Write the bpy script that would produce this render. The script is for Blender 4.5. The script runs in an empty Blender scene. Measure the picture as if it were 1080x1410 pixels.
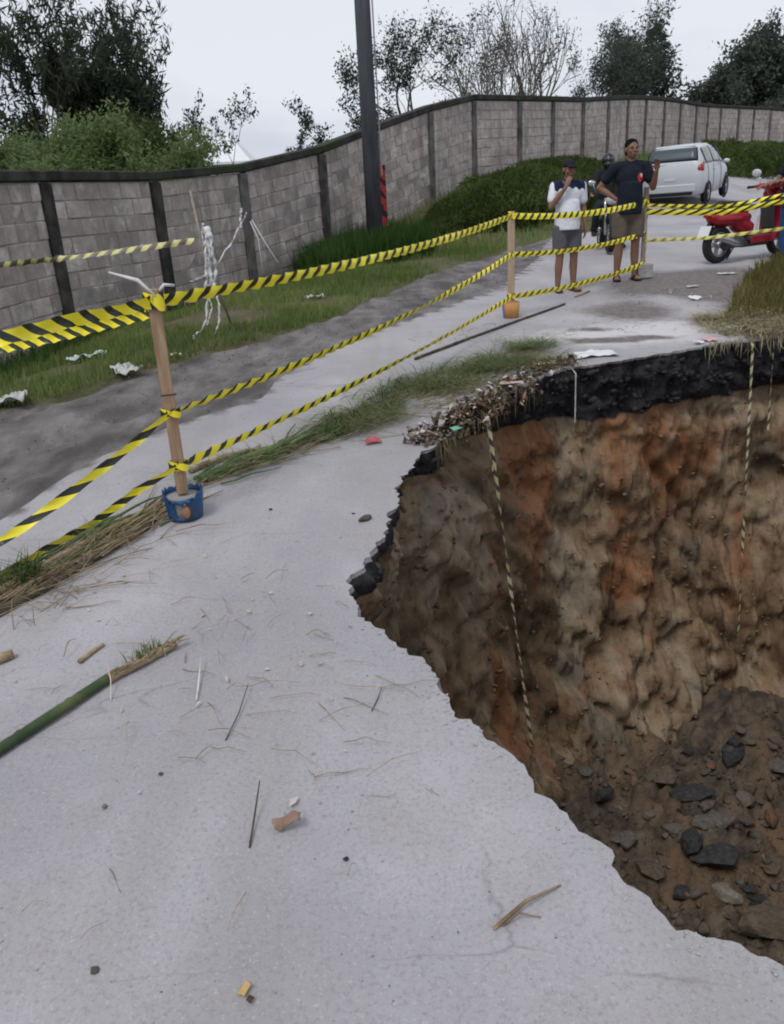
import bpy, bmesh, math, random
import numpy as np
from mathutils import Vector, Matrix, geometry
random.seed(7); RNG = np.random.default_rng(7)
PI = math.pi; R = math.radians
S = bpy.context.scene
COL = S.collection

# ------------------------------------------------------------------ camera, sky, sun, exposure
F_PX, CX, CY = 1070.0, 540.0, 705.0
PITCH, ROLL, EYE = R(20.0), R(-3.15), Vector((0, 0, 1.5))
_f = Vector((0, math.cos(PITCH), -math.sin(PITCH)))
_r0 = Vector((1, 0, 0)); _u0 = Vector((0, math.sin(PITCH), math.cos(PITCH)))
_r = _r0 * math.cos(ROLL) + _u0 * math.sin(ROLL)
_u = -_r0 * math.sin(ROLL) + _u0 * math.cos(ROLL)
cam = bpy.data.cameras.new("camera"); camo = bpy.data.objects.new("camera", cam); COL.objects.link(camo)
M3 = Matrix((( _r.x, _u.x, -_f.x), (_r.y, _u.y, -_f.y), (_r.z, _u.z, -_f.z)))
camo.matrix_world = Matrix.Translation(EYE) @ M3.to_4x4()
cam.sensor_fit = 'VERTICAL'; cam.sensor_height = 36.0; cam.lens = F_PX / 1410 * 36.0
cam.clip_start = 0.05; cam.clip_end = 3000
S.camera = camo

W = bpy.data.worlds.new("World"); S.world = W; W.use_nodes = True
nt = W.node_tree; nt.nodes.clear()
out = nt.nodes.new('ShaderNodeOutputWorld'); bg = nt.nodes.new('ShaderNodeBackground')
sky = nt.nodes.new('ShaderNodeTexSky'); sky.sky_type = 'NISHITA'; sky.sun_disc = False
SUN_EL, SUN_AZ = R(58), R(215)
sky.sun_elevation = SUN_EL; sky.sun_rotation = SUN_AZ
tc = nt.nodes.new('ShaderNodeTexCoord'); mp = nt.nodes.new('ShaderNodeMapping'); mp.inputs['Scale'].default_value = (1, 1, 2.6)
nz = nt.nodes.new('ShaderNodeTexNoise'); nz.inputs['Scale'].default_value = 1.6; nz.inputs['Detail'].default_value = 5; nz.inputs['Roughness'].default_value = .5
rp = nt.nodes.new('ShaderNodeValToRGB')
rp.color_ramp.elements[0].position = .38; rp.color_ramp.elements[0].color = (4.3, 4.75, 5.7, 1)
rp.color_ramp.elements[1].position = .62; rp.color_ramp.elements[1].color = (7.4, 7.6, 8.2, 1)
mx = nt.nodes.new('ShaderNodeMix'); mx.data_type = 'RGBA'; mx.inputs['Factor'].default_value = .93
nt.links.new(tc.outputs['Generated'], mp.inputs['Vector']); nt.links.new(mp.outputs['Vector'], nz.inputs['Vector'])
nt.links.new(nz.outputs['Fac'], rp.inputs['Fac'])
nt.links.new(sky.outputs['Color'], mx.inputs['A']); nt.links.new(rp.outputs['Color'], mx.inputs['B'])
nt.links.new(mx.outputs['Result'], bg.inputs['Color']); bg.inputs['Strength'].default_value = .1
nt.links.new(bg.outputs['Background'], out.inputs['Surface'])

sl = bpy.data.lights.new("sun", 'SUN'); sl.energy = 1.4; sl.angle = R(20); sl.color = (1, .97, .93)
so = bpy.data.objects.new("sun", sl); COL.objects.link(so)
sd = Vector((math.sin(SUN_AZ) * math.cos(SUN_EL), math.cos(SUN_AZ) * math.cos(SUN_EL), math.sin(SUN_EL)))
so.rotation_euler = sd.to_track_quat('Z', 'Y').to_euler(); so.location = (0, 0, 30)
S.view_settings.view_transform = 'Standard'; S.view_settings.look = 'None'
S.view_settings.gamma = 1; S.view_settings.exposure = 0.16; S.view_settings.use_curve_mapping = False
S.render.engine = 'CYCLES'
S.cycles.filter_width = 2.0
S.cycles.use_denoising = True
S.cycles.max_bounces = 6; S.cycles.transparent_max_bounces = 8

# ------------------------------------------------------------------ numeric helpers
def _hash(ix, iy, iz):
    h = (np.asarray(ix, np.int64) * 374761393 + np.asarray(iy, np.int64) * 668265263 + np.asarray(iz, np.int64) * 2147483647 + 1013904223) & 0xFFFFFFFF
    h = ((h ^ (h >> 13)) * 1274126177) & 0xFFFFFFFF
    h = ((h ^ (h >> 15)) * 2246822519) & 0xFFFFFFFF
    return ((h ^ (h >> 16)) & 0xFFFFFF) / float(0xFFFFFF)
def vnoise(x, y, z=0.0):
    x = np.asarray(x, float); y = np.asarray(y, float); z = np.zeros_like(x) + z
    fx, fy, fz = np.floor(x), np.floor(y), np.floor(z)
    ix, iy, iz = fx.astype(np.int64), fy.astype(np.int64), fz.astype(np.int64)
    u, v, w = x - fx, y - fy, z - fz
    u, v, w = u*u*(3-2*u), v*v*(3-2*v), w*w*(3-2*w)
    L = lambda a, b, t: a + (b - a) * t
    g = lambda a, b, c: _hash(ix + a, iy + b, iz + c)
    return L(L(L(g(0,0,0), g(1,0,0), u), L(g(0,1,0), g(1,1,0), u), v),
             L(L(g(0,0,1), g(1,0,1), u), L(g(0,1,1), g(1,1,1), u), v), w) * 2 - 1
def fbm(x, y, z=0.0, o=4, rough=.5):
    s, a, t, f = 0, 1, 0, 1
    for i in range(o):
        s = s + a * vnoise(np.asarray(x) * f + i * 17.3, np.asarray(y) * f - i * 9.1, np.asarray(z) * f + i * 5.7); t += a; a *= rough; f *= 2.03
    return s / t
def sstep(a, b, x):
    t = np.clip((np.asarray(x, float) - a) / (b - a), 0, 1); return t * t * (3 - 2 * t)
def ray(px, py):
    return (_f + _r * ((px - CX) / F_PX) + _u * ((CY - py) / F_PX))
def at(px, py, Y):
    d = ray(px, py); return EYE + d * (Y / d.y)

# ------------------------------------------------------------------ wall line (plan) from the sighted columns
WH = 1.85
col_px = [(-120, 246), (50, 244), (205, 244), (327, 233), (437, 207), (512, 178), (588, 150), (648, 135), (712, 136), (758, 137),
          (800, 138), (835, 136), (862, 135), (887, 135), (913, 137), (935, 140), (957, 144), (973, 146), (991, 147), (1016, 148),
          (1037, 149), (1060, 150), (1083, 152), (1108, 155)]
WTOP = []
prev = None
for i, (px, py) in enumerate(col_px):
    if prev is None:
        p = at(px, py, 7.7)
    else:
        Y = prev.y + .3; best = None
        ys = np.linspace(prev.y + .35, prev.y + 2.05, 120)
        c = [(abs((at(px, py, y).xy - prev.xy).length - 2.0), y) for y in ys]
        best = min(c); p = at(px, py, best[1])
    WTOP.append(p); prev = p
ext = []
q = WTOP[0].copy(); ang = math.atan2(WTOP[0].y - WTOP[2].y, WTOP[0].x - WTOP[2].x)
for k in range(5):
    ang += R(-2); q = q + Vector((2 * math.cos(ang), 2 * math.sin(ang), -.06)); ext.append(q.copy())
WTOP = ext[::-1] + WTOP
N_EXT = len(ext)
WXY = np.array([[p.x, p.y] for p in WTOP]); WZ = np.array([p.z for p in WTOP]) - WH

def wall_query(x, y):
    """distance to the wall line, base height there, which side (+ road side)"""
    x = np.asarray(x, float).ravel(); y = np.asarray(y, float).ravel()
    bd = np.full(x.shape, 1e9); bz = np.zeros(x.shape); bs = np.ones(x.shape)
    for i in range(len(WXY) - 1):
        a, b = WXY[i], WXY[i + 1]; e = b - a; L2 = e @ e
        t = ((x - a[0]) * e[0] + (y - a[1]) * e[1]) / L2
        lo = -50 if i == 0 else 0; hi = 50 if i == len(WXY) - 2 else 1
        tc_ = np.clip(t, lo, hi)
        dx, dy = x - (a[0] + tc_ * e[0]), y - (a[1] + tc_ * e[1]); d = np.hypot(dx, dy)
        side = e[0] * dy - e[1] * dx
        tz = np.clip(tc_, 0, 1); z = WZ[i] + tz * (WZ[i + 1] - WZ[i])
        m = d < bd; bd[m] = d[m]; bz[m] = z[m]; bs[m] = np.where(side[m] < 0, 1, -1)
    return bd, bz, bs
def base(y):
    y = np.asarray(y, float)
    return np.where(y < 26, .08 * np.maximum(y, -12), .08 * 26 + (1 - np.exp(-(y - 26) / 30.0)) * 2.2)
def h(x, y):
    x = np.asarray(x, float); y = np.asarray(y, float); sh = np.broadcast(x, y).shape
    x = np.broadcast_to(x, sh).ravel(); y = np.broadcast_to(y, sh).ravel()
    d, wz, s = wall_query(x, y)
    wb = 2.2 + 2.6 * sstep(12, 18, y)
    t = 1 - sstep(0, 1, np.clip(d / wb, 0, 1)); t = np.where(s < 0, 1.0, t)
    far = sstep(25, 90, d)
    b = base(y); z = b + t * (wz - b) * (1 - far)
    return z.reshape(sh)
def h1(x, y): return float(h(np.array([x]), np.array([y]))[0])
_TS = .3 * 1.006 ** np.arange(1150)
def gp(px, py):
    d = ray(px, py); x, y, z = EYE.x + d.x * _TS, EYE.y + d.y * _TS, EYE.z + d.z * _TS
    g = z - h(x, y); k = np.nonzero(g < 0)[0]
    if len(k) == 0:
        p = EYE + d * 60; return Vector((p.x, p.y, h1(p.x, p.y)))
    k = k[0]; t = _TS[k]
    if k > 0: t = _TS[k - 1] + (_TS[k] - _TS[k - 1]) * g[k - 1] / (g[k - 1] - g[k])
    return EYE + d * float(t)
def G(px, py): p = gp(px, py); return (p.x, p.y)

# ------------------------------------------------------------------ materials
def mat(name, col, col2=None, scale=8, rough=.85, bump=0.0, bscale=60, detail=5, metal=0.0, spec=.3, stretch=None, c3=None, s3=2.0):
    m = bpy.data.materials.new(name); m.use_nodes = True; n = m.node_tree.nodes; l = m.node_tree.links
    b = n['Principled BSDF']; b.inputs['Roughness'].default_value = rough; b.inputs['Metallic'].default_value = metal
    b.inputs['Specular IOR Level'].default_value = spec
    b.inputs['Base Color'].default_value = (*col, 1)
    if col2 is not None or bump:
        t = n.new('ShaderNodeTexCoord'); v = t.outputs['Object']
        if stretch:
            q = n.new('ShaderNodeMapping'); q.inputs['Scale'].default_value = stretch; l.new(v, q.inputs['Vector']); v = q.outputs['Vector']
    if col2 is not None:
        z = n.new('ShaderNodeTexNoise'); z.inputs['Scale'].default_value = scale; z.inputs['Detail'].default_value = detail; z.inputs['Roughness'].default_value = .62
        l.new(v, z.inputs['Vector'])
        r = n.new('ShaderNodeValToRGB'); r.color_ramp.elements[0].position = .36; r.color_ramp.elements[1].position = .64
        r.color_ramp.elements[0].color = (*col, 1); r.color_ramp.elements[1].color = (*col2, 1)
        l.new(z.outputs['Fac'], r.inputs['Fac']); res = r.outputs['Color']
        if c3 is not None:
            z2 = n.new('ShaderNodeTexNoise'); z2.inputs['Scale'].default_value = s3; z2.inputs['Detail'].default_value = 4; l.new(v, z2.inputs['Vector'])
            r2 = n.new('ShaderNodeValToRGB'); r2.color_ramp.elements[0].position = .5; r2.color_ramp.elements[1].position = .68
            r2.color_ramp.elements[0].color = (0, 0, 0, 1); r2.color_ramp.elements[1].color = (1, 1, 1, 1); l.new(z2.outputs['Fac'], r2.inputs['Fac'])
            k = n.new('ShaderNodeMix'); k.data_type = 'RGBA'; l.new(r2.outputs['Color'], k.inputs['Factor']); l.new(res, k.inputs['A']); k.inputs['B'].default_value = (*c3, 1)
            res = k.outputs['Result']
        l.new(res, b.inputs['Base Color'])
    if bump:
        z = n.new('ShaderNodeTexNoise'); z.inputs['Scale'].default_value = bscale; z.inputs['Detail'].default_value = 6; l.new(v, z.inputs['Vector'])
        u = n.new('ShaderNodeBump'); u.inputs['Strength'].default_value = bump; u.inputs['Distance'].default_value = .02
        l.new(z.outputs['Fac'], u.inputs['Height']); l.new(u.outputs['Normal'], b.inputs['Normal'])
    return m
def leafmat(name, c1, c2, scale=1.5, trans=.35, c3=None):
    m = bpy.data.materials.new(name); m.use_nodes = True; n = m.node_tree.nodes; l = m.node_tree.links; n.clear()
    o = n.new('ShaderNodeOutputMaterial'); d = n.new('ShaderNodeBsdfDiffuse'); t = n.new('ShaderNodeBsdfTranslucent'); x = n.new('ShaderNodeMixShader')
    x.inputs[0].default_value = trans
    g = n.new('ShaderNodeNewGeometry'); z = n.new('ShaderNodeTexNoise'); z.inputs['Scale'].default_value = scale; z.inputs['Detail'].default_value = 3
    tcn = n.new('ShaderNodeTexCoord'); l.new(tcn.outputs['Object'], z.inputs['Vector'])
    r = n.new('ShaderNodeValToRGB'); r.color_ramp.elements[0].position = .35; r.color_ramp.elements[1].position = .65
    r.color_ramp.elements[0].color = (*c1, 1); r.color_ramp.elements[1].color = (*c2, 1)
    # each leaf a little different
    a = n.new('ShaderNodeMath'); a.operation = 'MULTIPLY_ADD'; a.inputs[1].default_value = .34; l.new(g.outputs['Random Per Island'], a.inputs[0]); 
    s = n.new('ShaderNodeMath'); s.operation = 'SUBTRACT'; s.inputs[1].default_value = .17; l.new(z.outputs['Fac'], s.inputs[0]); l.new(s.outputs[0], a.inputs[2])
    l.new(a.outputs[0], r.inputs['Fac'])
    if c3 is not None:
        e = r.color_ramp.elements.new(.9); e.color = (*c3, 1)
    l.new(r.outputs['Color'], d.inputs['Color']); l.new(r.outputs['Color'], t.inputs['Color'])
    l.new(d.outputs[0], x.inputs[1]); l.new(t.outputs[0], x.inputs[2]); l.new(x.outputs[0], o.inputs['Surface'])
    return m

# ------------------------------------------------------------------ mesh helpers
def finish(o, m, parent=None, smooth=False, local=False):
    if m is not None:
        if not o.data.materials: o.data.materials.append(m)
    COL.objects.link(o)
    if smooth:
        o.data.polygons.foreach_set('use_smooth', np.ones(len(o.data.polygons), bool))
    if parent is not None:
        o.parent = parent
        if not local: o.matrix_parent_inverse = parent_matrix(parent).inverted()
    return o
def parent_matrix(p):
    m = Matrix.LocRotScale(p.location, p.rotation_euler, p.scale)
    if p.parent: m = parent_matrix(p.parent) @ p.matrix_parent_inverse @ m
    return m
def npmesh(name, V, Fc, m, parent=None, smooth=False, uv=None, attrs=None, local=False):
    """V (n,3); Fc: (k,3|4) array or list of lists"""
    me = bpy.data.meshes.new(name)
    V = np.asarray(V, np.float32)
    if isinstance(Fc, np.ndarray):
        k, c = Fc.shape
        me.vertices.add(len(V)); me.vertices.foreach_set('co', V.ravel())
        me.loops.add(k * c); me.loops.foreach_set('vertex_index', Fc.astype(np.int32).ravel())
        me.polygons.add(k); me.polygons.foreach_set('loop_start', np.arange(0, k * c, c, dtype=np.int32))
        try: me.polygons.foreach_set('loop_total', np.full(k, c, np.int32))
        except Exception: pass
        me.update(calc_edges=True); me.validate()
    else:
        me.from_pydata([tuple(v) for v in V], [], [list(f) for f in Fc]); me.update()
    if uv is not None:
        li = np.empty(len(me.loops), np.int32); me.loops.foreach_get('vertex_index', li)
        u = me.uv_layers.new(name='UVMap'); u.data.foreach_set('uv', np.asarray(uv, np.float32)[li].ravel())
    for k_, a in (attrs or {}).items():
        t = me.attributes.new(k_, 'FLOAT', 'POINT'); t.data.foreach_set('value', np.asarray(a, np.float32).ravel())
    return finish(bpy.data.objects.new(name, me), m, parent, smooth, local)
def props(o, label=None, cat=None, group=None, kind=None):
    if label: o['label'] = label
    if cat: o['category'] = cat
    if group: o['group'] = group
    if kind: o['kind'] = kind
    return o
def thing(name, loc, label, cat, rz=0, group=None):
    o = bpy.data.objects.new(name, None); COL.objects.link(o); o.location = loc; o.rotation_euler = (0, 0, rz)
    o.empty_display_size = .1
    return props(o, label, cat, group)

class B:
    """collects simple solids into one mesh"""
    def __init__(s): s.v = []; s.f = []
    def add(s, V, Fc):
        o = len(s.v); s.v += [Vector(v) for v in V]; s.f += [[i + o for i in f] for f in Fc]; return s
    def box(s, c, sz, rot=None, bev=0.0):
        x, y, z = sz[0] / 2, sz[1] / 2, sz[2] / 2
        if bev:
            V = []; Fc = []
            b = bev
            for sx in (-1, 1):
                for sy in (-1, 1):
                    for sz_ in (-1, 1):
                        V += [(sx * x, sy * (y - b), sz_ * (z - b)), (sx * (x - b), sy * y, sz_ * (z - b)), (sx * (x - b), sy * (y - b), sz_ * z)]
            bm = bmesh.new()
            for v in V: bm.verts.new(v)
            bmesh.ops.convex_hull(bm, input=bm.verts[:]); bm.verts.index_update()
            V = [v.co.copy() for v in bm.verts]; Fc = [[v.index for v in f.verts] for f in bm.faces]; bm.free()
        else:
            V = [(-x,-y,-z),(x,-y,-z),(x,y,-z),(-x,y,-z),(-x,-y,z),(x,-y,z),(x,y,z),(-x,y,z)]
            Fc = [(3,2,1,0),(4,5,6,7),(0,1,5,4),(1,2,6,5),(2,3,7,6),(3,0,4,7)]
        c = Vector(c)
        V = [c + (rot @ Vector(v) if rot else Vector(v)) for v in V]
        return s.add(V, Fc)
    def tube(s, P, Rd, n=8, cap=True):
        P = [Vector(p) for p in P]
        if not hasattr(Rd, '__len__'): Rd = [Rd] * len(P)
        V = []; Fc = []; up = None
        for i, p in enumerate(P):
            t = (P[min(i + 1, len(P) - 1)] - P[max(i - 1, 0)])
            t = t.normalized() if t.length > 1e-9 else Vector((0, 0, 1))
            if up is None: up = t.orthogonal().normalized()
            a = (up - t * up.dot(t)); a = a.normalized() if a.length > 1e-6 else t.orthogonal().normalized(); up = a
            b = t.cross(a)
            for k in range(n):
                th = 2 * PI * k / n; V.append(p + (a * math.cos(th) + b * math.sin(th)) * Rd[i])
        for i in range(len(P) - 1):
            for k in range(n):
                k2 = (k + 1) % n; Fc.append((i * n + k, i * n + k2, (i + 1) * n + k2, (i + 1) * n + k))
        if cap:
            Fc.append(tuple(range(n - 1, -1, -1))); Fc.append(tuple((len(P) - 1) * n + k for k in range(n)))
        return s.add(V, Fc)
    def rcone(s, p0, r0, p1, r1, n=14):
        p0, p1 = Vector(p0), Vector(p1); d = (p1 - p0); L = d.length; d = d.normalized() if L > 1e-9 else Vector((0, 0, 1))
        P = []; Rr = []
        for k in range(4): a = PI / 2 * (k + .15) / 4; P.append(p0 - d * r0 * math.cos(a)); Rr.append(r0 * math.sin(a))
        P.append(p0); Rr.append(r0); P.append(p1); Rr.append(r1)
        for k in range(3, -1, -1): a = PI / 2 * (k + .15) / 4; P.append(p1 + d * r1 * math.cos(a)); Rr.append(r1 * math.sin(a))
        return s.tube(P, Rr, n)
    def ell(s, c, r, rot=None, nu=14, nv=9, zmin=-1.0):
        V = []; Fc = []; c = Vector(c)
        if not hasattr(r, '__len__'): r = (r, r, r)
        for j in range(nv + 1):
            ph = -PI / 2 + PI * j / nv; zz = max(math.sin(ph), zmin); cc = math.sqrt(max(1 - zz * zz, 1e-6))
            for k in range(nu):
                th = 2 * PI * k / nu; v = Vector((r[0] * cc * math.cos(th), r[1] * cc * math.sin(th), r[2] * zz))
                V.append(c + (rot @ v if rot else v))
        for j in range(nv):
            for k in range(nu):
                k2 = (k + 1) % nu; Fc.append((j * nu + k, j * nu + k2, (j + 1) * nu + k2, (j + 1) * nu + k))
        Fc.append(tuple(range(nu - 1, -1, -1))); Fc.append(tuple(nv * nu + k for k in range(nu)))
        return s.add(V, Fc)
    def lathe(s, prof, axis_p, axis_d, n=24, closed=True):
        """prof: (radius, along); closed profile ring"""
        d = Vector(axis_d).normalized(); a = d.orthogonal().normalized(); b = d.cross(a); c = Vector(axis_p)
        V = []; Fc = []; m = len(prof)
        for k in range(n):
            th = 2 * PI * k / n; e = a * math.cos(th) + b * math.sin(th)
            for (r, t) in prof: V.append(c + e * r + d * t)
        for k in range(n):
            k2 = (k + 1) % n
            for j in range(m if closed else m - 1):
                j2 = (j + 1) % m; Fc.append((k * m + j, k2 * m + j, k2 * m + j2, k * m + j2))
        return s.add(V, Fc)
    def build(s, name, m, parent=None, smooth=False, local=True):
        me = bpy.data.meshes.new(name); me.from_pydata([tuple(v) for v in s.v], [], s.f); me.update()
        bm = bmesh.new(); bm.from_mesh(me); bmesh.ops.recalc_face_normals(bm, faces=bm.faces[:]); bm.to_mesh(me); bm.free()
        return finish(bpy.data.objects.new(name, me), m, parent, smooth, local)

# ------------------------------------------------------------------ ground: hole rim, region lines
rim_px = [(1080,1325),(1020,1302),(960,1283),(932,1281),(900,1247),(860,1205),(830,1167),(800,1143),(765,1108),(735,1082),(718,1055),
          (690,1033),(655,1003),(632,990),(605,945),(575,907),(545,890),(515,864),(497,848),(486,822),(480,800),(500,776),(522,752),(530,728),
          (540,705),(553,682),(545,672),(562,648),(578,627),(606,606),(640,585),(665,566),(692,545),(720,530),(748,516),(780,506),(830,500),
          (870,494),(910,487),(960,478),(1010,470),(1045,466),(1080,462)]
rim_plan = [Vector(G(*p)) for p in rim_px]
rim_plan += [Vector(v) for v in ((4.4, 5.9), (5.1, 5.0), (5.3, 3.6), (4.7, 2.2), (3.6, 1.35), (2.3, .98))]
def resample(P, step, closed):
    out_ = []; n = len(P)
    for i in range(n if closed else n - 1):
        a, b = P[i], P[(i + 1) % n]; k = max(1, int((b - a).length / step))
        for j in range(k): out_.append(a + (b - a) * j / k)
    if not closed: out_.append(P[-1])
    return out_
RIM0 = np.array([[p.x, p.y] for p in resample(rim_plan, .016, True)])
def smooth_ring(A, it):
    for _ in range(it): A = (np.roll(A, 1, 0) + 2 * A + np.roll(A, -1, 0)) / 4
    return A
def inward(A):
    T = np.roll(A, -1, 0) - np.roll(A, 1, 0); T /= np.linalg.norm(T, axis=1)[:, None]
    area = .5 * np.sum(A[:, 0] * np.roll(A[:, 1], -1) - np.roll(A[:, 0], -1) * A[:, 1])
    Nn = np.stack([-T[:, 1], T[:, 0]], 1) * (1 if area > 0 else -1); return Nn
RN = inward(smooth_ring(RIM0, 60))
jag = .030 * fbm(RIM0[:, 0] * 14, RIM0[:, 1] * 14, 3.1, 3) + .015 * fbm(RIM0[:, 0] * 45, RIM0[:, 1] * 60, 1.1, 2)
RIM = RIM0 + RN * jag[:, None]
RZ = h(RIM[:, 0], RIM[:, 1])
RNS = inward(smooth_ring(RIM0, 900)); 
for _ in range(40): RNS = (np.roll(RNS, 3, 0) + RNS + np.roll(RNS, -3, 0)) / 3
RNS /= np.linalg.norm(RNS, axis=1)[:, None]
FAR = np.clip((-RNS[:, 1] + .15) * 1.5, 0, 1)              # 1 on the wall facing the viewer
NEAR = np.clip((RNS[:, 1] - .1) * 2, 0, 1)

def jline(P, amp=.10, step=.12):
    A = np.array([[p[0], p[1]] for p in resample([Vector(p) for p in P], step, False)])
    n1 = fbm(A[:, 0] * 2.1, A[:, 1] * 2.1, 5.5, 4); n2 = fbm(A[:, 0] * 2.1, A[:, 1] * 2.1, 15.5, 4)
    w = np.ones(len(A)); w[0] = w[-1] = 0
    return A + np.stack([n1, n2], 1) * amp * w[:, None]
E_JOIN = G(760, 326)
E1 = jline([(-9, -6), (-6.6, -1.5), (-4.9, 1.6), (-3.7, 3.6)] + [G(*p) for p in ((0,566),(100,540),(200,508),(300,482),(400,457),(480,428),(560,388),(640,362),(700,342))] + [E_JOIN], .13)
E1b = jline([E_JOIN, (4.6, 16), (6.1, 19.5), (8.0, 24), (11.0, 28.5), (16.5, 34), (27, 41.5), (60, 62)], .15, .4)
E2 = jline([(-8.4, -6), (-5.6, -1.5), (-3.9, .9), (-2.6, 2.2)] + [G(*p) for p in ((0,718),(70,672),(142,628),(227,588),(300,566),(360,548),(376,524),(470,472),(560,441),(640,414),(690,392),(740,356))] + [E_JOIN], .10)
_rvi = int(np.argmin(np.hypot(RIM[:, 0] - G(1032, 467)[0], RIM[:, 1] - G(1032, 467)[1])))
E3 = jline([tuple(RIM[_rvi])] + [G(*p) for p in ((1000,444),(1008,405),(1040,372),(1090,350),(1200,330))] + [(9, 13), (14, 19), (24, 28), (60, 48)], .06)
_rvj = int(np.argmin(np.hypot(RIM[:, 0] - 4.7, RIM[:, 1] - 2.2)))
E4 = jline([tuple(RIM[_rvj]), (6, 1.0), (7.5, -3), (8, -6)], .1)

def in_poly(x, y, P):
    x = np.asarray(x); y = np.asarray(y); c = np.zeros(x.shape, bool); j = len(P) - 1
    for i in range(len(P)):
        xi, yi = P[i]; xj, yj = P[j]
        with np.errstate(divide='ignore', invalid='ignore'):
            m = ((yi > y) != (yj > y)) & (x < (xj - xi) * (y - yi) / (yj - yi + 1e-12) + xi)
        c ^= m; j = i
    return c
POLY_VERGE = np.vstack([E1, E1b[1:], [(60, 700), (-700, 700), (-700, -6)]])
POLY_DIRT = np.vstack([E1, E2[::-1][1:]])
POLY_RIGHT = np.vstack([E3, [(700, 48), (700, -6)], E4[::-1], [RIM[i] for i in range(_rvj, _rvi, -1)]]) if _rvj > _rvi else None

# polar point cloud, fine close by
pts = []
r = .45
while r < 520:
    fine = r < 14
    dth = (.020 if fine else .03)
    th = -PI
    while th < PI:
        front = abs(th) < R(48)
        st = dth if front else dth * 3.2
        jx = (RNG.random() - .5) * .6
        pts.append((r * (1 + .012 * jx) * math.sin(th + st * jx), r * math.cos(th + st * jx)))
        th += st
    r *= 1.021 if r < 9 else (1.03 if r < 60 else 1.09)
pts.append((0.02, 0.01))
pts = np.array(pts)
def mind(P, Q):
    d = np.full(len(P), 1e9)
    for i in range(0, len(Q), 1):
        d = np.minimum(d, (P[:, 0] - Q[i, 0]) ** 2 + (P[:, 1] - Q[i, 1]) ** 2)
    return np.sqrt(d)
nearm = (np.abs(pts[:, 0]) < 9) & (np.abs(pts[:, 1]) < 9)
keep = np.ones(len(pts), bool)
dr = mind(pts[nearm], RIM[::2]); keep[nearm] &= dr > .012
keep &= ~in_poly(pts[:, 0], pts[:, 1], RIM)
pts = pts[keep]
lines = [E1, E1b[1:], E2[:-1], E3[1:], E4[1:]]
verts = [Vector(p) for p in pts]; edges = []
def add_chain(A, closed=False, first=None, last=None):
    i0 = len(verts); verts.extend(Vector(p) for p in A); ids = list(range(i0, i0 + len(A)))
    seq = ([first] if first is not None else []) + ids + ([last] if last is not None else [])
    for a, b in zip(seq, seq[1:]): edges.append((a, b))
    if closed: edges.append((ids[-1], ids[0]))
    return ids
rid = add_chain(RIM, True)
e1 = add_chain(E1); add_chain(E1b[1:], first=e1[-1]); add_chain(E2[:-1], last=e1[-1]); add_chain(E3[1:], first=rid[_rvi]); add_chain(E4[1:], first=rid[_rvj])
cv, ce, cf, ov, oe, of = geometry.delaunay_2d_cdt(verts, edges, [], 0, 1e-5)
GV = np.array([[v[0], v[1]] for v in cv]); GF = np.array([f for f in cf if len(f) == 3])
CEN = GV[GF].mean(1)
hole = in_poly(CEN[:, 0], CEN[:, 1], RIM)
verge = in_poly(CEN[:, 0], CEN[:, 1], POLY_VERGE) | (in_poly(CEN[:, 0], CEN[:, 1], POLY_RIGHT) if POLY_RIGHT is not None else False)
dirt = in_poly(CEN[:, 0], CEN[:, 1], POLY_DIRT) & ~verge
GZ = h(GV[:, 0], GV[:, 1])
dE2 = mind(GV, E2[::2]); dRim = mind(GV, RIM[::6])
isd = np.zeros(len(GV), bool); isd[GF[dirt].ravel()] = True; isr = np.zeros(len(GV), bool); isr[GF[~dirt & ~verge & ~hole].ravel()] = True
nearw = sstep(26, 14, GV[:, 1])
rel = np.where(isd & ~isr, sstep(0, .35, dE2) * nearw * (.055 * fbm((GV[:, 0] - GV[:, 1] * .55) * 3.2, (GV[:, 1] + .55 * GV[:, 0]) * .8, 2, 5) + .024 * fbm(GV[:, 0] * 9, GV[:, 1] * 9, 4, 3) - .02), 0)
conc_rel = .006 * fbm(GV[:, 0] * 3, GV[:, 1] * 3, 9, 3) + .0025 * fbm(GV[:, 0] * 22, GV[:, 1] * 22, 1, 2)
rel = np.where(isr & ~isd, conc_rel * sstep(.0, .08, dRim) * nearw, rel)
GZ = GZ + rel
def mudmask(x, y):
    n = fbm(x * 1.3, y * 1.3, 3, 4)
    m = np.zeros_like(x)
    for (px, py, rad, k) in ((965, 395, 1.5, 1.1), (900, 420, .9, .8), (840, 405, .7, .5), (660, 400, .6, .4), (1010, 425, .6, .8), (700, 470, .5, .3)):
        c = gp(px, py); m = np.maximum(m, k * np.exp(-(((x - c.x) / rad) ** 2 + ((y - c.y) / (rad * .8)) ** 2)))
    for (px, py, rx, ry, k) in ((845, 468, .55, .10, .9), (800, 455, .45, .07, .6), (930, 440, .7, .08, .4)):
        c = gp(px, py); m = np.maximum(m, k * np.exp(-(((x - c.x) / rx) ** 2 + ((y - c.y) / ry) ** 2)))
    return np.clip(m * (1 + 1.0 * n) + .12 * n, 0, 1)
_la, _lb = np.array(G(-60, 868)), np.array(G(225, 715)); _ld = (_lb - _la) / np.linalg.norm(_lb - _la); _rel = GV - _la; _ll = np.linalg.norm(_lb - _la)
_perp = np.abs(_rel[:, 0] * -_ld[1] + _rel[:, 1] * _ld[0]); _al = _rel @ _ld
_lin = .55 * np.exp(-(_perp / .09) ** 2) * sstep(-.2, .1, _al) * sstep(_ll + .2, _ll - .2, _al)
MUD = np.clip(_lin + mudmask(GV[:, 0], GV[:, 1]) + .75 * np.exp(-dE2 / .09) , 0, 1)

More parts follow.
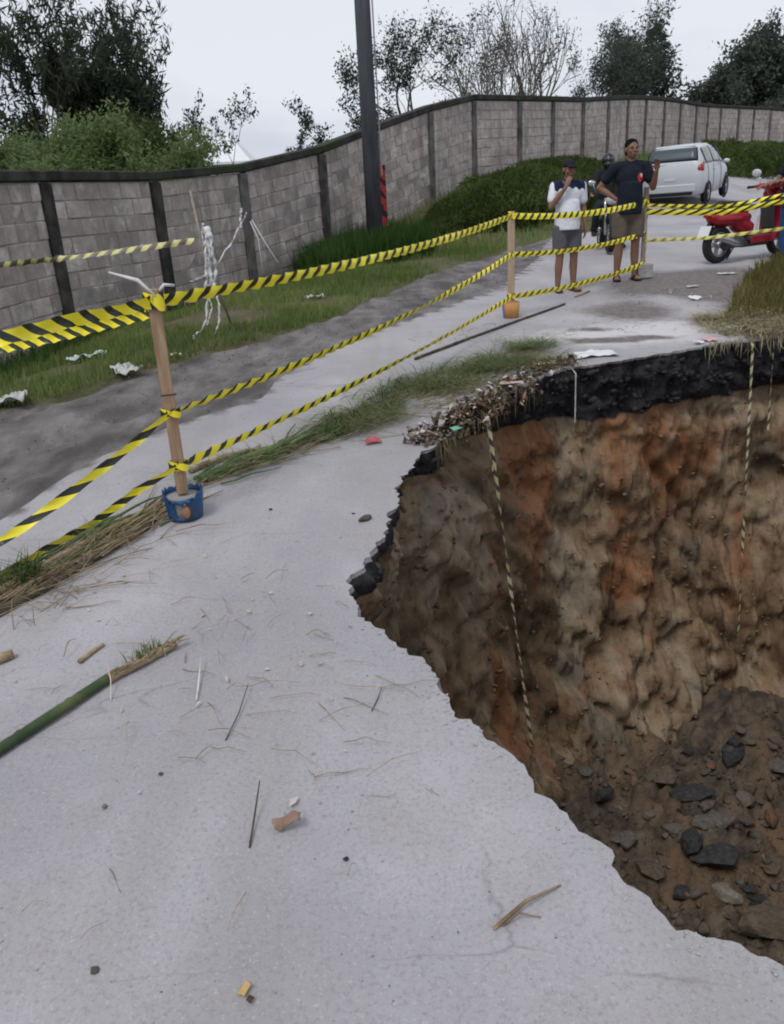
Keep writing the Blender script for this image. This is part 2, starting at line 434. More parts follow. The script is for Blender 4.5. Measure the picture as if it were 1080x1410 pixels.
def concrete_material():
    m = bpy.data.materials.new('worn_concrete'); m.use_nodes = True; n = m.node_tree.nodes; l = m.node_tree.links; b = n['Principled BSDF']
    t = n.new('ShaderNodeTexCoord'); v = t.outputs['Object']
    def noise(s, d=5, rg=.6):
        z = n.new('ShaderNodeTexNoise'); z.inputs['Scale'].default_value = s; z.inputs['Detail'].default_value = d; z.inputs['Roughness'].default_value = rg; l.new(v, z.inputs['Vector']); return z.outputs['Fac']
    def ramp(f, a, ca, c, cc):
        r = n.new('ShaderNodeValToRGB'); r.color_ramp.elements[0].position = a; r.color_ramp.elements[1].position = c
        r.color_ramp.elements[0].color = (*ca, 1); r.color_ramp.elements[1].color = (*cc, 1); l.new(f, r.inputs['Fac']); return r.outputs['Color']
    def mix(f, a, c, mode='MIX'):
        k = n.new('ShaderNodeMix'); k.data_type = 'RGBA'; k.blend_type = mode
        for s, x in (('Factor', f), ('A', a), ('B', c)):
            if hasattr(x, 'links') or hasattr(x, 'is_linked'): l.new(x, k.inputs[s])
            else: k.inputs[s].default_value = x if s == 'Factor' else (*x, 1)
        return k.outputs['Result']
    c = ramp(noise(.9, 5), .36, (.318, .308, .328), .64, (.435, .420, .436))
    c = mix(ramp(noise(3.2, 7, .7), .45, (0, 0, 0), .72, (.65, .65, .65)), c, (.345, .325, .315))
    tr = n.new('ShaderNodeMapping'); tr.inputs['Rotation'].default_value = (0, 0, R(-12)); tr.inputs['Scale'].default_value = (2.6, .22, 1); l.new(v, tr.inputs['Vector'])
    tn = n.new('ShaderNodeTexNoise'); tn.inputs['Scale'].default_value = 1.0; tn.inputs['Detail'].default_value = 5; l.new(tr.outputs['Vector'], tn.inputs['Vector'])
    c = mix(ramp(tn.outputs['Fac'], .50, (0, 0, 0), .68, (.45, .45, .45)), c, (.30, .285, .275))
    c = mix(ramp(noise(.55, 4), .56, (0, 0, 0), .66, (.5, .5, .5)), c, (.30, .29, .295))
    c = mix(ramp(noise(85, 5, .8), .36, (.55, .55, .55), .50, (0, 0, 0)), c, (.22, .21, .215))       # pores and dark aggregate
    c = mix(ramp(noise(130, 2, .6), .60, (0, 0, 0), .74, (.5, .5, .5)), c, (.56, .55, .54))          # pale grains
    vo = n.new('ShaderNodeTexVoronoi'); vo.inputs['Scale'].default_value = 17; l.new(v, vo.inputs['Vector'])
    pit = ramp(vo.outputs['Distance'], .09, (1, 1, 1), .17, (0, 0, 0))
    pk = mix(1.0, pit, ramp(noise(4, 2), .56, (0, 0, 0), .66, (.45, .45, .45)), 'MULTIPLY')
    c = mix(pk, c, (.13, .125, .125))
    # thin cracks
    mp = n.new('ShaderNodeMapping'); mp.inputs['Rotation'].default_value = (0, 0, R(-14)); mp.inputs['Scale'].default_value = (.35, 1.15, 1); l.new(v, mp.inputs['Vector'])
    dz = n.new('ShaderNodeTexNoise'); dz.inputs['Scale'].default_value = 3; dz.inputs['Detail'].default_value = 6; l.new(mp.outputs['Vector'], dz.inputs['Vector'])
    ad = n.new('ShaderNodeVectorMath'); ad.operation = 'MULTIPLY_ADD'; ad.inputs[1].default_value = (.28, .28, .28); l.new(dz.outputs['Color'], ad.inputs[0]); l.new(mp.outputs['Vector'], ad.inputs[2])
    ve = n.new('ShaderNodeTexVoronoi'); ve.feature = 'DISTANCE_TO_EDGE'; ve.inputs['Scale'].default_value = 1.25; l.new(ad.outputs[0], ve.inputs['Vector'])
    crack = ramp(ve.outputs['Distance'], .0012, (1, 1, 1), .0045, (0, 0, 0))
    crk = mix(1.0, crack, ramp(noise(1.1, 3), .50, (0, 0, 0), .60, (.55, .55, .55)), 'MULTIPLY')
    c = mix(crk, c, (.19, .18, .175))
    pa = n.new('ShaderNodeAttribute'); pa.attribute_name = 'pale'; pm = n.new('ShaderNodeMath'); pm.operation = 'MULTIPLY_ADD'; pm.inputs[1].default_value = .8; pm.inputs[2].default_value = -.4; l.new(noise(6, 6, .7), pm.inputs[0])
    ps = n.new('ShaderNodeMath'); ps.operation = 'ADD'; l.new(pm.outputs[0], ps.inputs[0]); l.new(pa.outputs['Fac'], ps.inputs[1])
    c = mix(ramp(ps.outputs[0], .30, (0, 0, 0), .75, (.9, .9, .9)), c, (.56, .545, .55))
    at_ = n.new('ShaderNodeAttribute'); at_.attribute_name = 'mud'
    mm = n.new('ShaderNodeMath'); mm.operation = 'MULTIPLY_ADD'; mm.inputs[1].default_value = .55; mm.inputs[2].default_value = -.275; l.new(noise(14, 6, .7), mm.inputs[0])
    ma = n.new('ShaderNodeMath'); ma.operation = 'ADD'; l.new(mm.outputs[0], ma.inputs[0]); l.new(at_.outputs['Fac'], ma.inputs[1])
    c = mix(ramp(ma.outputs[0], .28, (0, 0, 0), .62, (1, 1, 1)), c, ramp(noise(20, 5), .35, (.12, .105, .10), .65, (.21, .19, .185)))
    l.new(c, b.inputs['Base Color']); b.inputs['Roughness'].default_value = .8; b.inputs['Specular IOR Level'].default_value = .25
    hh = mix(.5, noise(70, 6, .75), mix(1.0, pk, (1, 1, 1), 'DIFFERENCE'))
    u = n.new('ShaderNodeBump'); u.inputs['Strength'].default_value = .55; u.inputs['Distance'].default_value = .012; l.new(hh, u.inputs['Height']); l.new(u.outputs['Normal'], b.inputs['Normal'])
    return m
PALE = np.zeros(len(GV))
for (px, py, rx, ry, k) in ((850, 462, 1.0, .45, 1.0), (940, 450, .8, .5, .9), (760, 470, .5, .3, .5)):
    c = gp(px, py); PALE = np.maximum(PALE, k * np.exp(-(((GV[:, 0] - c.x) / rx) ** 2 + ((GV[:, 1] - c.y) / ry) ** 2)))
M_CONC = concrete_material()
M_DIRT = mat('damp_grey_mud', (.085, .074, .069), (.205, .188, .182), 2.9, .6, 1.0, 22, 8, stretch=(1.5, .8, 1), c3=(.065, .057, .053), s3=2.1)
M_SOIL = mat('verge_soil', (.075, .07, .035), (.12, .105, .06), 3, .95, .5, 30, c3=(.07, .10, .03), s3=.6)
def region(name, mask, m, attrs=None):
    f = GF[mask]; u, inv = np.unique(f, return_inverse=True)
    V = np.column_stack([GV[u], GZ[u]]); f2 = inv.reshape(-1, 3)
    a, b_, c_ = V[f2[:, 0]], V[f2[:, 1]], V[f2[:, 2]]
    flip = np.cross(b_ - a, c_ - a)[:, 2] < 0; f2[flip] = f2[flip][:, ::-1]
    return props(npmesh(name, V, f2, m, smooth=True, attrs={k: v[u] for k, v in (attrs or {}).items()}), kind='structure')
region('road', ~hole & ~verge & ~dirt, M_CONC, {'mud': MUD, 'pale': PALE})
region('dirt_shoulder', dirt & ~hole, M_DIRT)
region('ground', verge & ~hole & ~dirt, M_SOIL)

# ------------------------------------------------------------------ the sinkhole: side wall and rubble floor
DEPTH = 4.2
vrow = np.unique(np.concatenate([np.linspace(0, .06, 5), np.linspace(.06, .7, 30), np.linspace(.7, DEPTH, 92)]))
ns, nv = len(RIM), len(vrow)
Vv, Ss = np.meshgrid(vrow, np.arange(ns), indexing='ij')
X0 = np.broadcast_to(RIM[:, 0], (nv, ns)); Y0 = np.broadcast_to(RIM[:, 1], (nv, ns)); Z0 = np.broadcast_to(RZ, (nv, ns))
Fw = np.broadcast_to(FAR, (nv, ns)); Nw = np.broadcast_to(NEAR, (nv, ns)); 
along = np.broadcast_to(np.cumsum(np.r_[0, np.linalg.norm(np.diff(RIM0, axis=0), axis=1)]), (nv, ns))
FD = np.broadcast_to(sstep(.25, .93, -RNS[:, 1]), (nv, ns)); _gx = gp(672, 562)
VOID = np.broadcast_to(np.exp(-(((RIM0[:, 0] - _gx.x) / .30) ** 2 + ((RIM0[:, 1] - _gx.y) / .5) ** 2)), (nv, ns))
TH = .12 + .295 * FD + .10 * VOID + (.05 + .08 * FD) * fbm(along * 1.6, along * 0, 2.2, 4)
q = Vv / TH
dark_off = .05 * sstep(0, .5, q) * (1 - Nw) * (1 - Fw) - .05 * q * Fw + (.085 * fbm(along * 5, Vv * 6, 1.3, 4) + .05 * np.round(fbm(along * 8, Vv * 8, 31, 2) * 3) / 3) * (1 - Nw) * np.clip(Vv / .08, 0, 1) - .03 * Nw * np.clip(Vv / .08, 0, 1)
notch = -.26 * np.exp(-((Vv - TH - .05) / .11) ** 2) * sstep(.1, .6, Fw) * (.15 + .85 * sstep(-.1, .35, fbm(along * .9, along * 0, 7.7, 3))) - .34 * VOID * np.exp(-((Vv - TH + .02) / .17) ** 2)
below = np.maximum(Vv - TH, 0)
slope = (.02 + .13 * Fw) * below + .06 * below ** 2 * Fw
slope = slope * (1 - Nw) - .18 * sstep(0, .5, below) * Nw
px_, py_, pz_ = X0, Y0, Z0 - Vv
amp = sstep(.0, .5, below) * (1 - .7 * Nw)
big = .19 * fbm(along * 1.1 + Vv * .5, Vv * .8, 11.5, 5) - .10 * np.clip(1 - np.abs(fbm(along * 1.2 - Vv * 1.1, Vv * .5, 14.4, 3)) * 4, 0, 1)
groove = -.085 * np.clip(1 - np.abs(fbm(along * 1.7 + Vv * .6, Vv * .32, 4.4, 3)) * 4.2, 0, 1) * sstep(.2, 1, below)
med = .024 * fbm(px_ * 5, py_ * 5, pz_ * 3.2, 4)
fine = .030 * fbm(px_ * 17, py_ * 17, pz_ * 13, 5, .6) + .030 * (np.abs(fbm(px_ * 8, py_ * 8, pz_ * 6 + 3, 3)) - .2)
lump = .025 * np.clip(fbm(along * 7, Vv * 7, 21, 3) - .15, 0, 1)
ofs = dark_off + notch + slope + amp * (big + groove + med + lump) + fine * np.clip(Vv / .06, 0, 1)
blend = sstep(0, .8, Vv)
NX = RN[:, 0][None] * (1 - blend) + RNS[:, 0][None] * blend; NY = RN[:, 1][None] * (1 - blend) + RNS[:, 1][None] * blend
WX = X0 + NX * ofs; WY = Y0 + NY * ofs; WZm = Z0 - Vv
WZm = WZm + .02 * fbm(along * 9, Vv * 9, 33, 3) * np.clip(Vv / .1, 0, 1)
Vw = np.stack([WX, WY, WZm], -1).reshape(-1, 3)
ii = np.arange(nv - 1)[:, None] * ns + np.arange(ns)[None]; i2 = np.arange(nv - 1)[:, None] * ns + (np.arange(ns)[None] + 1) % ns
Fw4 = np.stack([ii, ii + ns, i2 + ns, i2], -1).reshape(-1, 4)

def hole_material():
    m = bpy.data.materials.new('layered_earth'); m.use_nodes = True; n = m.node_tree.nodes; l = m.node_tree.links; b = n['Principled BSDF']
    t = n.new('ShaderNodeTexCoord'); v0 = t.outputs['Object']
    def mapped(sc, rot=(0, 0, 0)):
        q = n.new('ShaderNodeMapping'); q.inputs['Scale'].default_value = sc; q.inputs['Rotation'].default_value = rot; l.new(v0, q.inputs['Vector']); return q.outputs['Vector']
    def noise(s, v=v0, d=6, rg=.6):
        z = n.new('ShaderNodeTexNoise'); z.inputs['Scale'].default_value = s; z.inputs['Detail'].default_value = d; z.inputs['Roughness'].default_value = rg; l.new(v, z.inputs['Vector']); return z.outputs['Fac']
    def ramp(f, *st):
        r = n.new('ShaderNodeValToRGB'); e = r.color_ramp.elements
        for i, (p, c) in enumerate(st):
            x = e[i] if i < 2 else e.new(p); x.position = p; x.color = (*c, 1)
        l.new(f, r.inputs['Fac']); return r.outputs['Color']
    def mix(f, a, c):
        k = n.new('ShaderNodeMix'); k.data_type = 'RGBA'
        for s, x in (('Factor', f), ('A', a), ('B', c)):
            if hasattr(x, 'is_linked'): l.new(x, k.inputs[s])
            else: k.inputs[s].default_value = x if s == 'Factor' else (*x, 1)
        return k.outputs['Result']
    K, O = (0, 0, 0), (1, 1, 1)
    streak = mapped((1.9, 1.9, .62), (0, R(24), R(10)))
    c = ramp(noise(1.5, streak, 7), (.30, (.080, .054, .034)), (.42, (.175, .115, .066)), (.53, (.285, .205, .128)), (.62, (.36, .285, .20)), (.74, (.235, .195, .145)))
    c = mix(ramp(noise(1.15, mapped((1.2, 1.2, .6), (0, R(14), R(40))), 5), (.505, K), (.60, (.85, .85, .85))), c, (.275, .118, .052))
    c = mix(ramp(noise(1.0, mapped((1.3, 1.3, .9), (0, 0, R(75))), 5), (.56, K), (.65, (.75, .75, .75))), c, (.175, .16, .128))
    c = mix(ramp(noise(6, streak, 6, .7), (.31, (.8, .8, .8)), (.44, K)), c, (.07, .05, .034))
    c = mix(ramp(noise(28, v0, 4, .7), (.60, K), (.72, (.45, .45, .45))), c, (.38, .30, .21))
    a = n.new('ShaderNodeAttribute'); a.attribute_name = 'dark'
    ds = n.new('ShaderNodeMath'); ds.operation = 'MULTIPLY_ADD'; ds.inputs[1].default_value = .5; ds.inputs[2].default_value = -.25; l.new(noise(7, v0, 6, .7), ds.inputs[0])
    da = n.new('ShaderNodeMath'); da.operation = 'ADD'; l.new(ds.outputs[0], da.inputs[0]); l.new(a.outputs['Fac'], da.inputs[1])
    dk = ramp(noise(11, v0, 6, .7), (.38, (.016, .015, .017)), (.62, (.045, .042, .045)), (.74, (.085, .08, .082)))
    c = mix(ramp(da.outputs[0], (.40, K), (.60, O)), c, dk)
    g = n.new('ShaderNodeAttribute'); g.attribute_name = 'edge'
    c = mix(ramp(g.outputs['Fac'], (.4, K), (.6, O)), c, ramp(noise(45, v0, 4, .7), (.35, (.22, .21, .21)), (.62, (.46, .44, .43))))
    l.new(c, b.inputs['Base Color']); b.inputs['Roughness'].default_value = .92; b.inputs['Specular IOR Level'].default_value = .2
    u = n.new('ShaderNodeBump'); u.inputs['Strength'].default_value = .8; u.inputs['Distance'].default_value = .025; l.new(noise(24, v0, 8, .72), u.inputs['Height']); l.new(u.outputs['Normal'], b.inputs['Normal'])
    return m
M_HOLE = hole_material()
darkA = 1 - sstep(.8, 1.15, Vv / TH); darkA = darkA * (1 - .9 * Nw) + .0
edgeA = (1 - sstep(.05, .075, Vv)) * Nw + (1 - sstep(.012, .02, Vv)) * (1 - Nw)
props(npmesh('sinkhole_wall', Vw, Fw4, M_HOLE, smooth=True, attrs={'dark': darkA.ravel(), 'edge': edgeA.ravel()}), kind='structure')

def embed(name, mask, n, smin, smax, m, seed):
    rs = np.random.default_rng(seed); ids = np.nonzero(mask.ravel())[0]; ids = rs.choice(ids, n); P = Vw[ids]; CLODS.append((name, P, smin + (smax - smin) * rs.random(n) ** 3, m, seed))
CLODS = []
_vis = (Fw > .25) & (X0 < 4.3)
embed('asphalt_chunks', _vis & (Vv < TH * .95) & (Vv > .05), 700, .012, .07, 'dk', 3)
embed('earth_clods', _vis & (Vv > TH + .1), 2600, .008, .042, 'ea', 4)
embed('wall_stones', _vis & (Vv > TH + .3), 260, .008, .035, 'st', 5)
def zfloor(x, y):
    z = -3.52 + .42 * sstep(2.4, 4.6, y) + .30 * sstep(4.4, 5.6, y) + .10 * sstep(1.6, 3.6, x) - .1 * sstep(.6, -.4, x)
    return z
def zfl(x, y):
    x = np.asarray(x, float); y = np.asarray(y, float)
    return zfloor(x, y) + .24 * fbm(x * 1.7, y * 1.7, 3, 4) + .26 * np.abs(fbm(x * 4.2, y * 4.2, 8, 4)) + .09 * fbm(x * 15, y * 15, 5, 3)
gx = np.arange(-1.2, 6.0, .03); gy = np.arange(.2, 6.6, .03)
XX, YY = np.meshgrid(gx, gy, indexing='ij'); ZZ = zfl(XX, YY)
nx, ny = XX.shape; ii = (np.arange(nx - 1)[:, None] * ny + np.arange(ny - 1)[None])
cxm, cym = (XX[:-1, :-1] + .015).ravel(), (YY[:-1, :-1] + .015).ravel()
RIMW = RIM0 - RNS * .35
F4 = np.stack([ii, ii + ny, ii + ny + 1, ii + 1], -1).reshape(-1, 4)[in_poly(cxm, cym, RIMW[::5])]
M_RUB = mat('rubble_earth', (.045, .034, .026), (.14, .105, .075), 7, .95, 1.0, 34, 9, c3=(.16, .105, .065), s3=1.4)
u_, inv = np.unique(F4, return_inverse=True)
props(npmesh('sinkhole_floor', np.stack([XX, YY, ZZ], -1).reshape(-1, 3)[u_], inv.reshape(-1, 4), M_RUB, smooth=True), kind='structure')

def rock_mesh(name, seed, flat=.75, sub=2):
    bm = bmesh.new(); bmesh.ops.create_icosphere(bm, subdivisions=sub, radius=1)
    rs = np.random.default_rng(seed); pl = [(Vector(rs.normal(size=3)).normalized(), rs.uniform(.42, .78)) for _ in range(11)]
    for v in bm.verts:
        for nrm, dd in pl:
            k = v.co.dot(nrm)
            if k > dd: v.co -= nrm * (k - dd)
        v.co *= 1 + .06 * float(vnoise(v.co.x * 3 + seed, v.co.y * 3, v.co.z * 3)); v.co.z *= flat
    me = bpy.data.meshes.new(name); bm.to_mesh(me); bm.free(); return me
ROCKS = [rock_mesh('rock', i, .6 + .05 * i, 2) for i in range(6)]
M_RK = {'dark': mat('dark_rock', (.028, .028, .03), (.07, .068, .068), 5, .9, .6, 25), 'grey': mat('grey_rock', (.085, .078, .066), (.165, .15, .125), 5, .9, .6, 25),
        'pale': mat('pale_rock', (.19, .17, .135), (.31, .28, .23), 6, .9, .6, 25), 'orange': mat('orange_rock', (.15, .075, .045), (.22, .125, .08), 5, .9, .6, 25),
        'pink': mat('pinkish_rock', (.13, .10, .085), (.19, .15, .125), 6, .9, .6, 25), 'brown': mat('brown_rock', (.085, .065, .048), (.16, .125, .092), 5, .95, .7, 25)}
_TC = np.linspace(1.5, 9, 900)
def cast(px, py):
    d = ray(px, py); x, y, z = EYE.x + d.x * _TC, EYE.y + d.y * _TC, EYE.z + d.z * _TC
    k = np.nonzero(z < zfl(x, y))[0]
    return EYE + d * float(_TC[k[0]] if len(k) else 5.0)
def rock(px, py, sx, sy, sz, kind, seed, label, group=None, rz=0, name='boulder', cat='rock'):
    p = cast(px, py)
    src = ROCKS[seed % 6]; me = src.copy(); me.materials.append(M_RK[kind])
    o = bpy.data.objects.new(name, me); COL.objects.link(o)
    o.scale = (sx, sy, sz); o.location = (p.x, p.y, p.z + sz * .35); o.rotation_euler = (RNG.uniform(-.3, .3), RNG.uniform(-.3, .3), rz)
    return props(o, label, cat, group)
rock(975, 1188, .22, .17, .15, 'dark', 0, 'large blackish boulder in the rubble at the bottom of the sinkhole')
rock(995, 1232, .17, .13, .11, 'pale', 1, 'pale sandy boulder lying just in front of the blackish boulder')
rock(955, 1170, .10, .12, .17, 'dark', 2, 'upright dark stone left of the large blackish boulder')
rock(1062, 1132, .07, .09, .13, 'orange', 3, 'rusty orange stone standing at the right end of the rubble')
rock(1025, 1105, .12, .08, .07, 'pink', 4, 'pinkish flat stone on the rubble above the blackish boulder')
rock(1048, 1282, .26, .20, .17, 'brown', 5, 'big brown boulder at the bottom of the hole nearest the concrete edge')
rock(960, 1095, .24, .12, .06, 'dark', 2, 'long dark slab of broken asphalt lying across the rubble')
rock(985, 1130, .20, .10, .05, 'grey', 3, 'grey flat slab under the dark asphalt slab')
rock(925, 1145, .10, .09, .08, 'grey', 1, 'rounded grey stone left of the flat slabs')
rock(855, 1160, .13, .10, .09, 'grey', 0, 'greyish stone close under the broken concrete edge')
for i, (bx, by, bs, bk, bl) in enumerate(((905, 1075, .16, 'brown', 'half buried brown block high on the rubble, left of the asphalt slab'), (830, 1098, .13, 'dark', 'blackish lump half buried at the left end of the rubble'), (890, 1200, .15, 'brown', 'brown angular block beside the broken concrete edge'),
        (1010, 1045, .15, 'dark', 'dark lump near the top of the rubble on the right'), (1065, 1060, .13, 'grey', 'grey angular block near the top of the rubble at the right'), (938, 1235, .12, 'dark', 'dark angular block between the pale boulder and the concrete edge'), (1060, 1195, .15, 'brown', 'brown angular block right of the large blackish boulder'))):
    rock(bx, by, bs, bs * .8, bs * .7, bk, i, bl, None, i * 1.3)
for i in range(45):
    for _ in range(30):
        px, py = RNG.uniform(700, 1080), RNG.uniform(985, 1300)
        if py < 985 + (px - 700) * .95 and py > 1040 - (px - 700) * .12: break
    s = RNG.uniform(.028, .075)
    _k = str(RNG.choice(['grey', 'grey', 'brown', 'brown', 'dark', 'dark', 'dark', 'pink', 'orange']))
    rock(px, py, s * RNG.uniform(.8, 1.5), s, s * RNG.uniform(.6, 1), _k, int(RNG.integers(6)),
         'small loose %s stone among the rubble at the bottom of the sinkhole' % _k, 'small stones in the sinkhole rubble', RNG.uniform(0, 6), 'stone')
def scatter_stones(name, P, sz, m, seed=1):
    base_v = np.array([v.co for v in ROCKS5.vertices]); base_f = np.array([list(p.vertices) for p in ROCKS5.polygons])
    rs = np.random.default_rng(seed); n = len(P); k = len(base_v)
    a = rs.uniform(0, 2 * PI, n); c, s = np.cos(a), np.sin(a); sc = sz[:, None] * rs.uniform(.6, 1.3, (n, 3))
    v = base_v[None] * sc[:, None]; x = v[..., 0] * c[:, None] - v[..., 1] * s[:, None]; y = v[..., 0] * s[:, None] + v[..., 1] * c[:, None]
    V = np.stack([x, y, v[..., 2]], -1) + P[:, None]
    return props(npmesh(name, V.reshape(-1, 3), (base_f[None] + (np.arange(n) * k)[:, None, None]).reshape(-1, 3), m, smooth=False), kind='stuff')
def chunk_mesh(seed):
    rs = np.random.default_rng(seed); bm = bmesh.new()
    for v in rs.normal(size=(10, 3)): v = v / np.linalg.norm(v) * rs.uniform(.6, 1.1); bm.verts.new((v[0], v[1], v[2] * .62))
    bmesh.ops.convex_hull(bm, input=bm.verts[:]); bmesh.ops.delete(bm, geom=[v for v in bm.verts if not v.link_faces], context='VERTS'); bmesh.ops.triangulate(bm, faces=bm.faces[:])
    me = bpy.data.meshes.new('chunk'); bm.to_mesh(me); bm.free(); return me
ROCKS5 = chunk_mesh(43)
_cm = {'dk': mat('asphalt_chunk', (.018, .017, .019), (.055, .052, .054), 9, .9, .5, 40), 'ea': mat('earth_clod', (.12, .08, .05), (.25, .18, .115), 2.2, .95, .5, 40, c3=(.24, .11, .055), s3=1.3), 'st': mat('wall_stone', (.12, .095, .07), (.25, .20, .15), 5, .9)}
for nm_, P_, s_, m_, sd_ in CLODS: scatter_stones(nm_, P_, s_, _cm[m_], sd_)
n = 9000; xs = RNG.uniform(0, 4.8, n); ys = RNG.uniform(1.2, 5.6, n)
scatter_stones('soil_clods', np.column_stack([xs, ys, zfl(xs, ys) - .004]), .006 + .05 * RNG.random(n) ** 4, M_RUB, 12)
n = 5000; xs = RNG.uniform(0, 4.8, n); ys = RNG.uniform(1.2, 5.4, n); zs = zfl(xs, ys)
scatter_stones('rubble', np.column_stack([xs, ys, zs - .006]), .005 + .11 * RNG.random(n) ** 7, mat('rubble_stones', (.035, .031, .028), (.15, .13, .108), 4.5, .95, c3=(.14, .085, .055), s3=2.2))

# ------------------------------------------------------------------ block wall
def block_material(name, tone):
    m = bpy.data.materials.new(name); m.use_nodes = True; n = m.node_tree.nodes; l = m.node_tree.links; b = n['Principled BSDF']
    g = n.new('ShaderNodeNewGeometry'); oi = n.new('ShaderNodeObjectInfo')
    def noise(s, sc=(1, 1, 1), d=5, rg=.6):
        q = n.new('ShaderNodeMapping'); q.inputs['Scale'].default_value = sc; l.new(g.outputs['Position'], q.inputs['Vector'])
        z = n.new('ShaderNodeTexNoise'); z.inputs['Scale'].default_value = s; z.inputs['Detail'].default_value = d; z.inputs['Roughness'].default_value = rg; l.new(q.outputs['Vector'], z.inputs['Vector']); return z.outputs['Fac']
    def ramp(f, *st):
        r = n.new('ShaderNodeValToRGB'); e = r.color_ramp.elements
        for i, (p, c) in enumerate(st):
            x = e[i] if i < 2 else e.new(p); x.position = p; x.color = (*c, 1)
        l.new(f, r.inputs['Fac']); return r.outputs['Color']
    def mix(f, a, c):
        k = n.new('ShaderNodeMix'); k.data_type = 'RGBA'; l.new(f, k.inputs['Factor']); l.new(a, k.inputs['A']); k.inputs['B'].default_value = (*c, 1); return k.outputs['Result']
    T = lambda r, g_, b_: (min(r * tone * 1.22, .8), min(g_ * tone * 1.20, .8), min(b_ * tone * 1.20, .8))
    c = ramp(noise(6, d=7, rg=.7), (.32, T(.30, .262, .238)), (.5, T(.415, .368, .335)), (.68, T(.52, .472, .435)))
    c = mix(ramp(oi.outputs['Random'], (0, (.6, .6, .6)), (.5, (0, 0, 0))), c, T(.26, .225, .20))
    c = mix(ramp(noise(.9, d=6, rg=.65), (.46, (0, 0, 0)), (.64, (.75, .75, .75))), c, T(.24, .215, .20))
    c = mix(ramp(noise(1.0, (5, 5, .35), 5), (.50, (0, 0, 0)), (.70, (.7, .7, .7))), c, T(.185, .168, .155))
    c = mix(ramp(noise(3.3, d=4), (.54, (0, 0, 0)), (.66, (.6, .6, .6))), c, T(.60, .56, .525))
    l.new(c, b.inputs['Base Color']); b.inputs['Roughness'].default_value = .92; b.inputs['Specular IOR Level'].default_value = .2
    u = n.new('ShaderNodeBump'); u.inputs['Strength'].default_value = .7; u.inputs['Distance'].default_value = .02; l.new(noise(30, d=7, rg=.7), u.inputs['Height']); l.new(u.outputs['Normal'], b.inputs['Normal'])
    return m
M_BLOCK = [block_material('concrete_block', 1.0), block_material('concrete_block_pale', 1.14), block_material('concrete_block_dark', .86)]
M_MORT = mat('mortar', (.25, .225, .21), (.36, .33, .31), 9, .95, .4, 40)
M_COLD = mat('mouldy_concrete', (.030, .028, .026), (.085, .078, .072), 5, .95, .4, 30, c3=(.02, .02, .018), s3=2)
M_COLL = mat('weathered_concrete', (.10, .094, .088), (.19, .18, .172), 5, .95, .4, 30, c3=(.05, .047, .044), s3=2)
M_COPE = mat('mossy_coping', (.022, .022, .020), (.065, .062, .055), 4, .95, .4, 30, c3=(.035, .05, .02), s3=1.2)
wallt = thing('boundary_wall', (float(WXY[N_EXT + 1][0]), float(WXY[N_EXT + 1][1]), float(WZ[N_EXT + 1])), 'long grey concrete block wall with dark columns and coping, climbing the hill behind the road', 'wall')
def block_mesh(seed, w=.385, hh=.189, t=.15):
    b = B(); b.box((0, 0, 0), (w, t, hh), bev=.009); rs = random.Random(seed)
    me = bpy.data.meshes.new('block'); me.from_pydata([tuple(Vector(v) + Vector((rs.uniform(-.005, .005), rs.uniform(-.004, .004), rs.uniform(-.005, .005)))) for v in b.v], [], b.f); me.update(); return me
BM_FULL = []
for k in range(9):
    me = block_mesh(k); me.materials.append(M_BLOCK[[0, 0, 1, 2, 0, 1, 0, 0, 2][k]]); BM_FULL.append(me)
far_B = B(); nblocks = 0
ncol = len(WTOP)
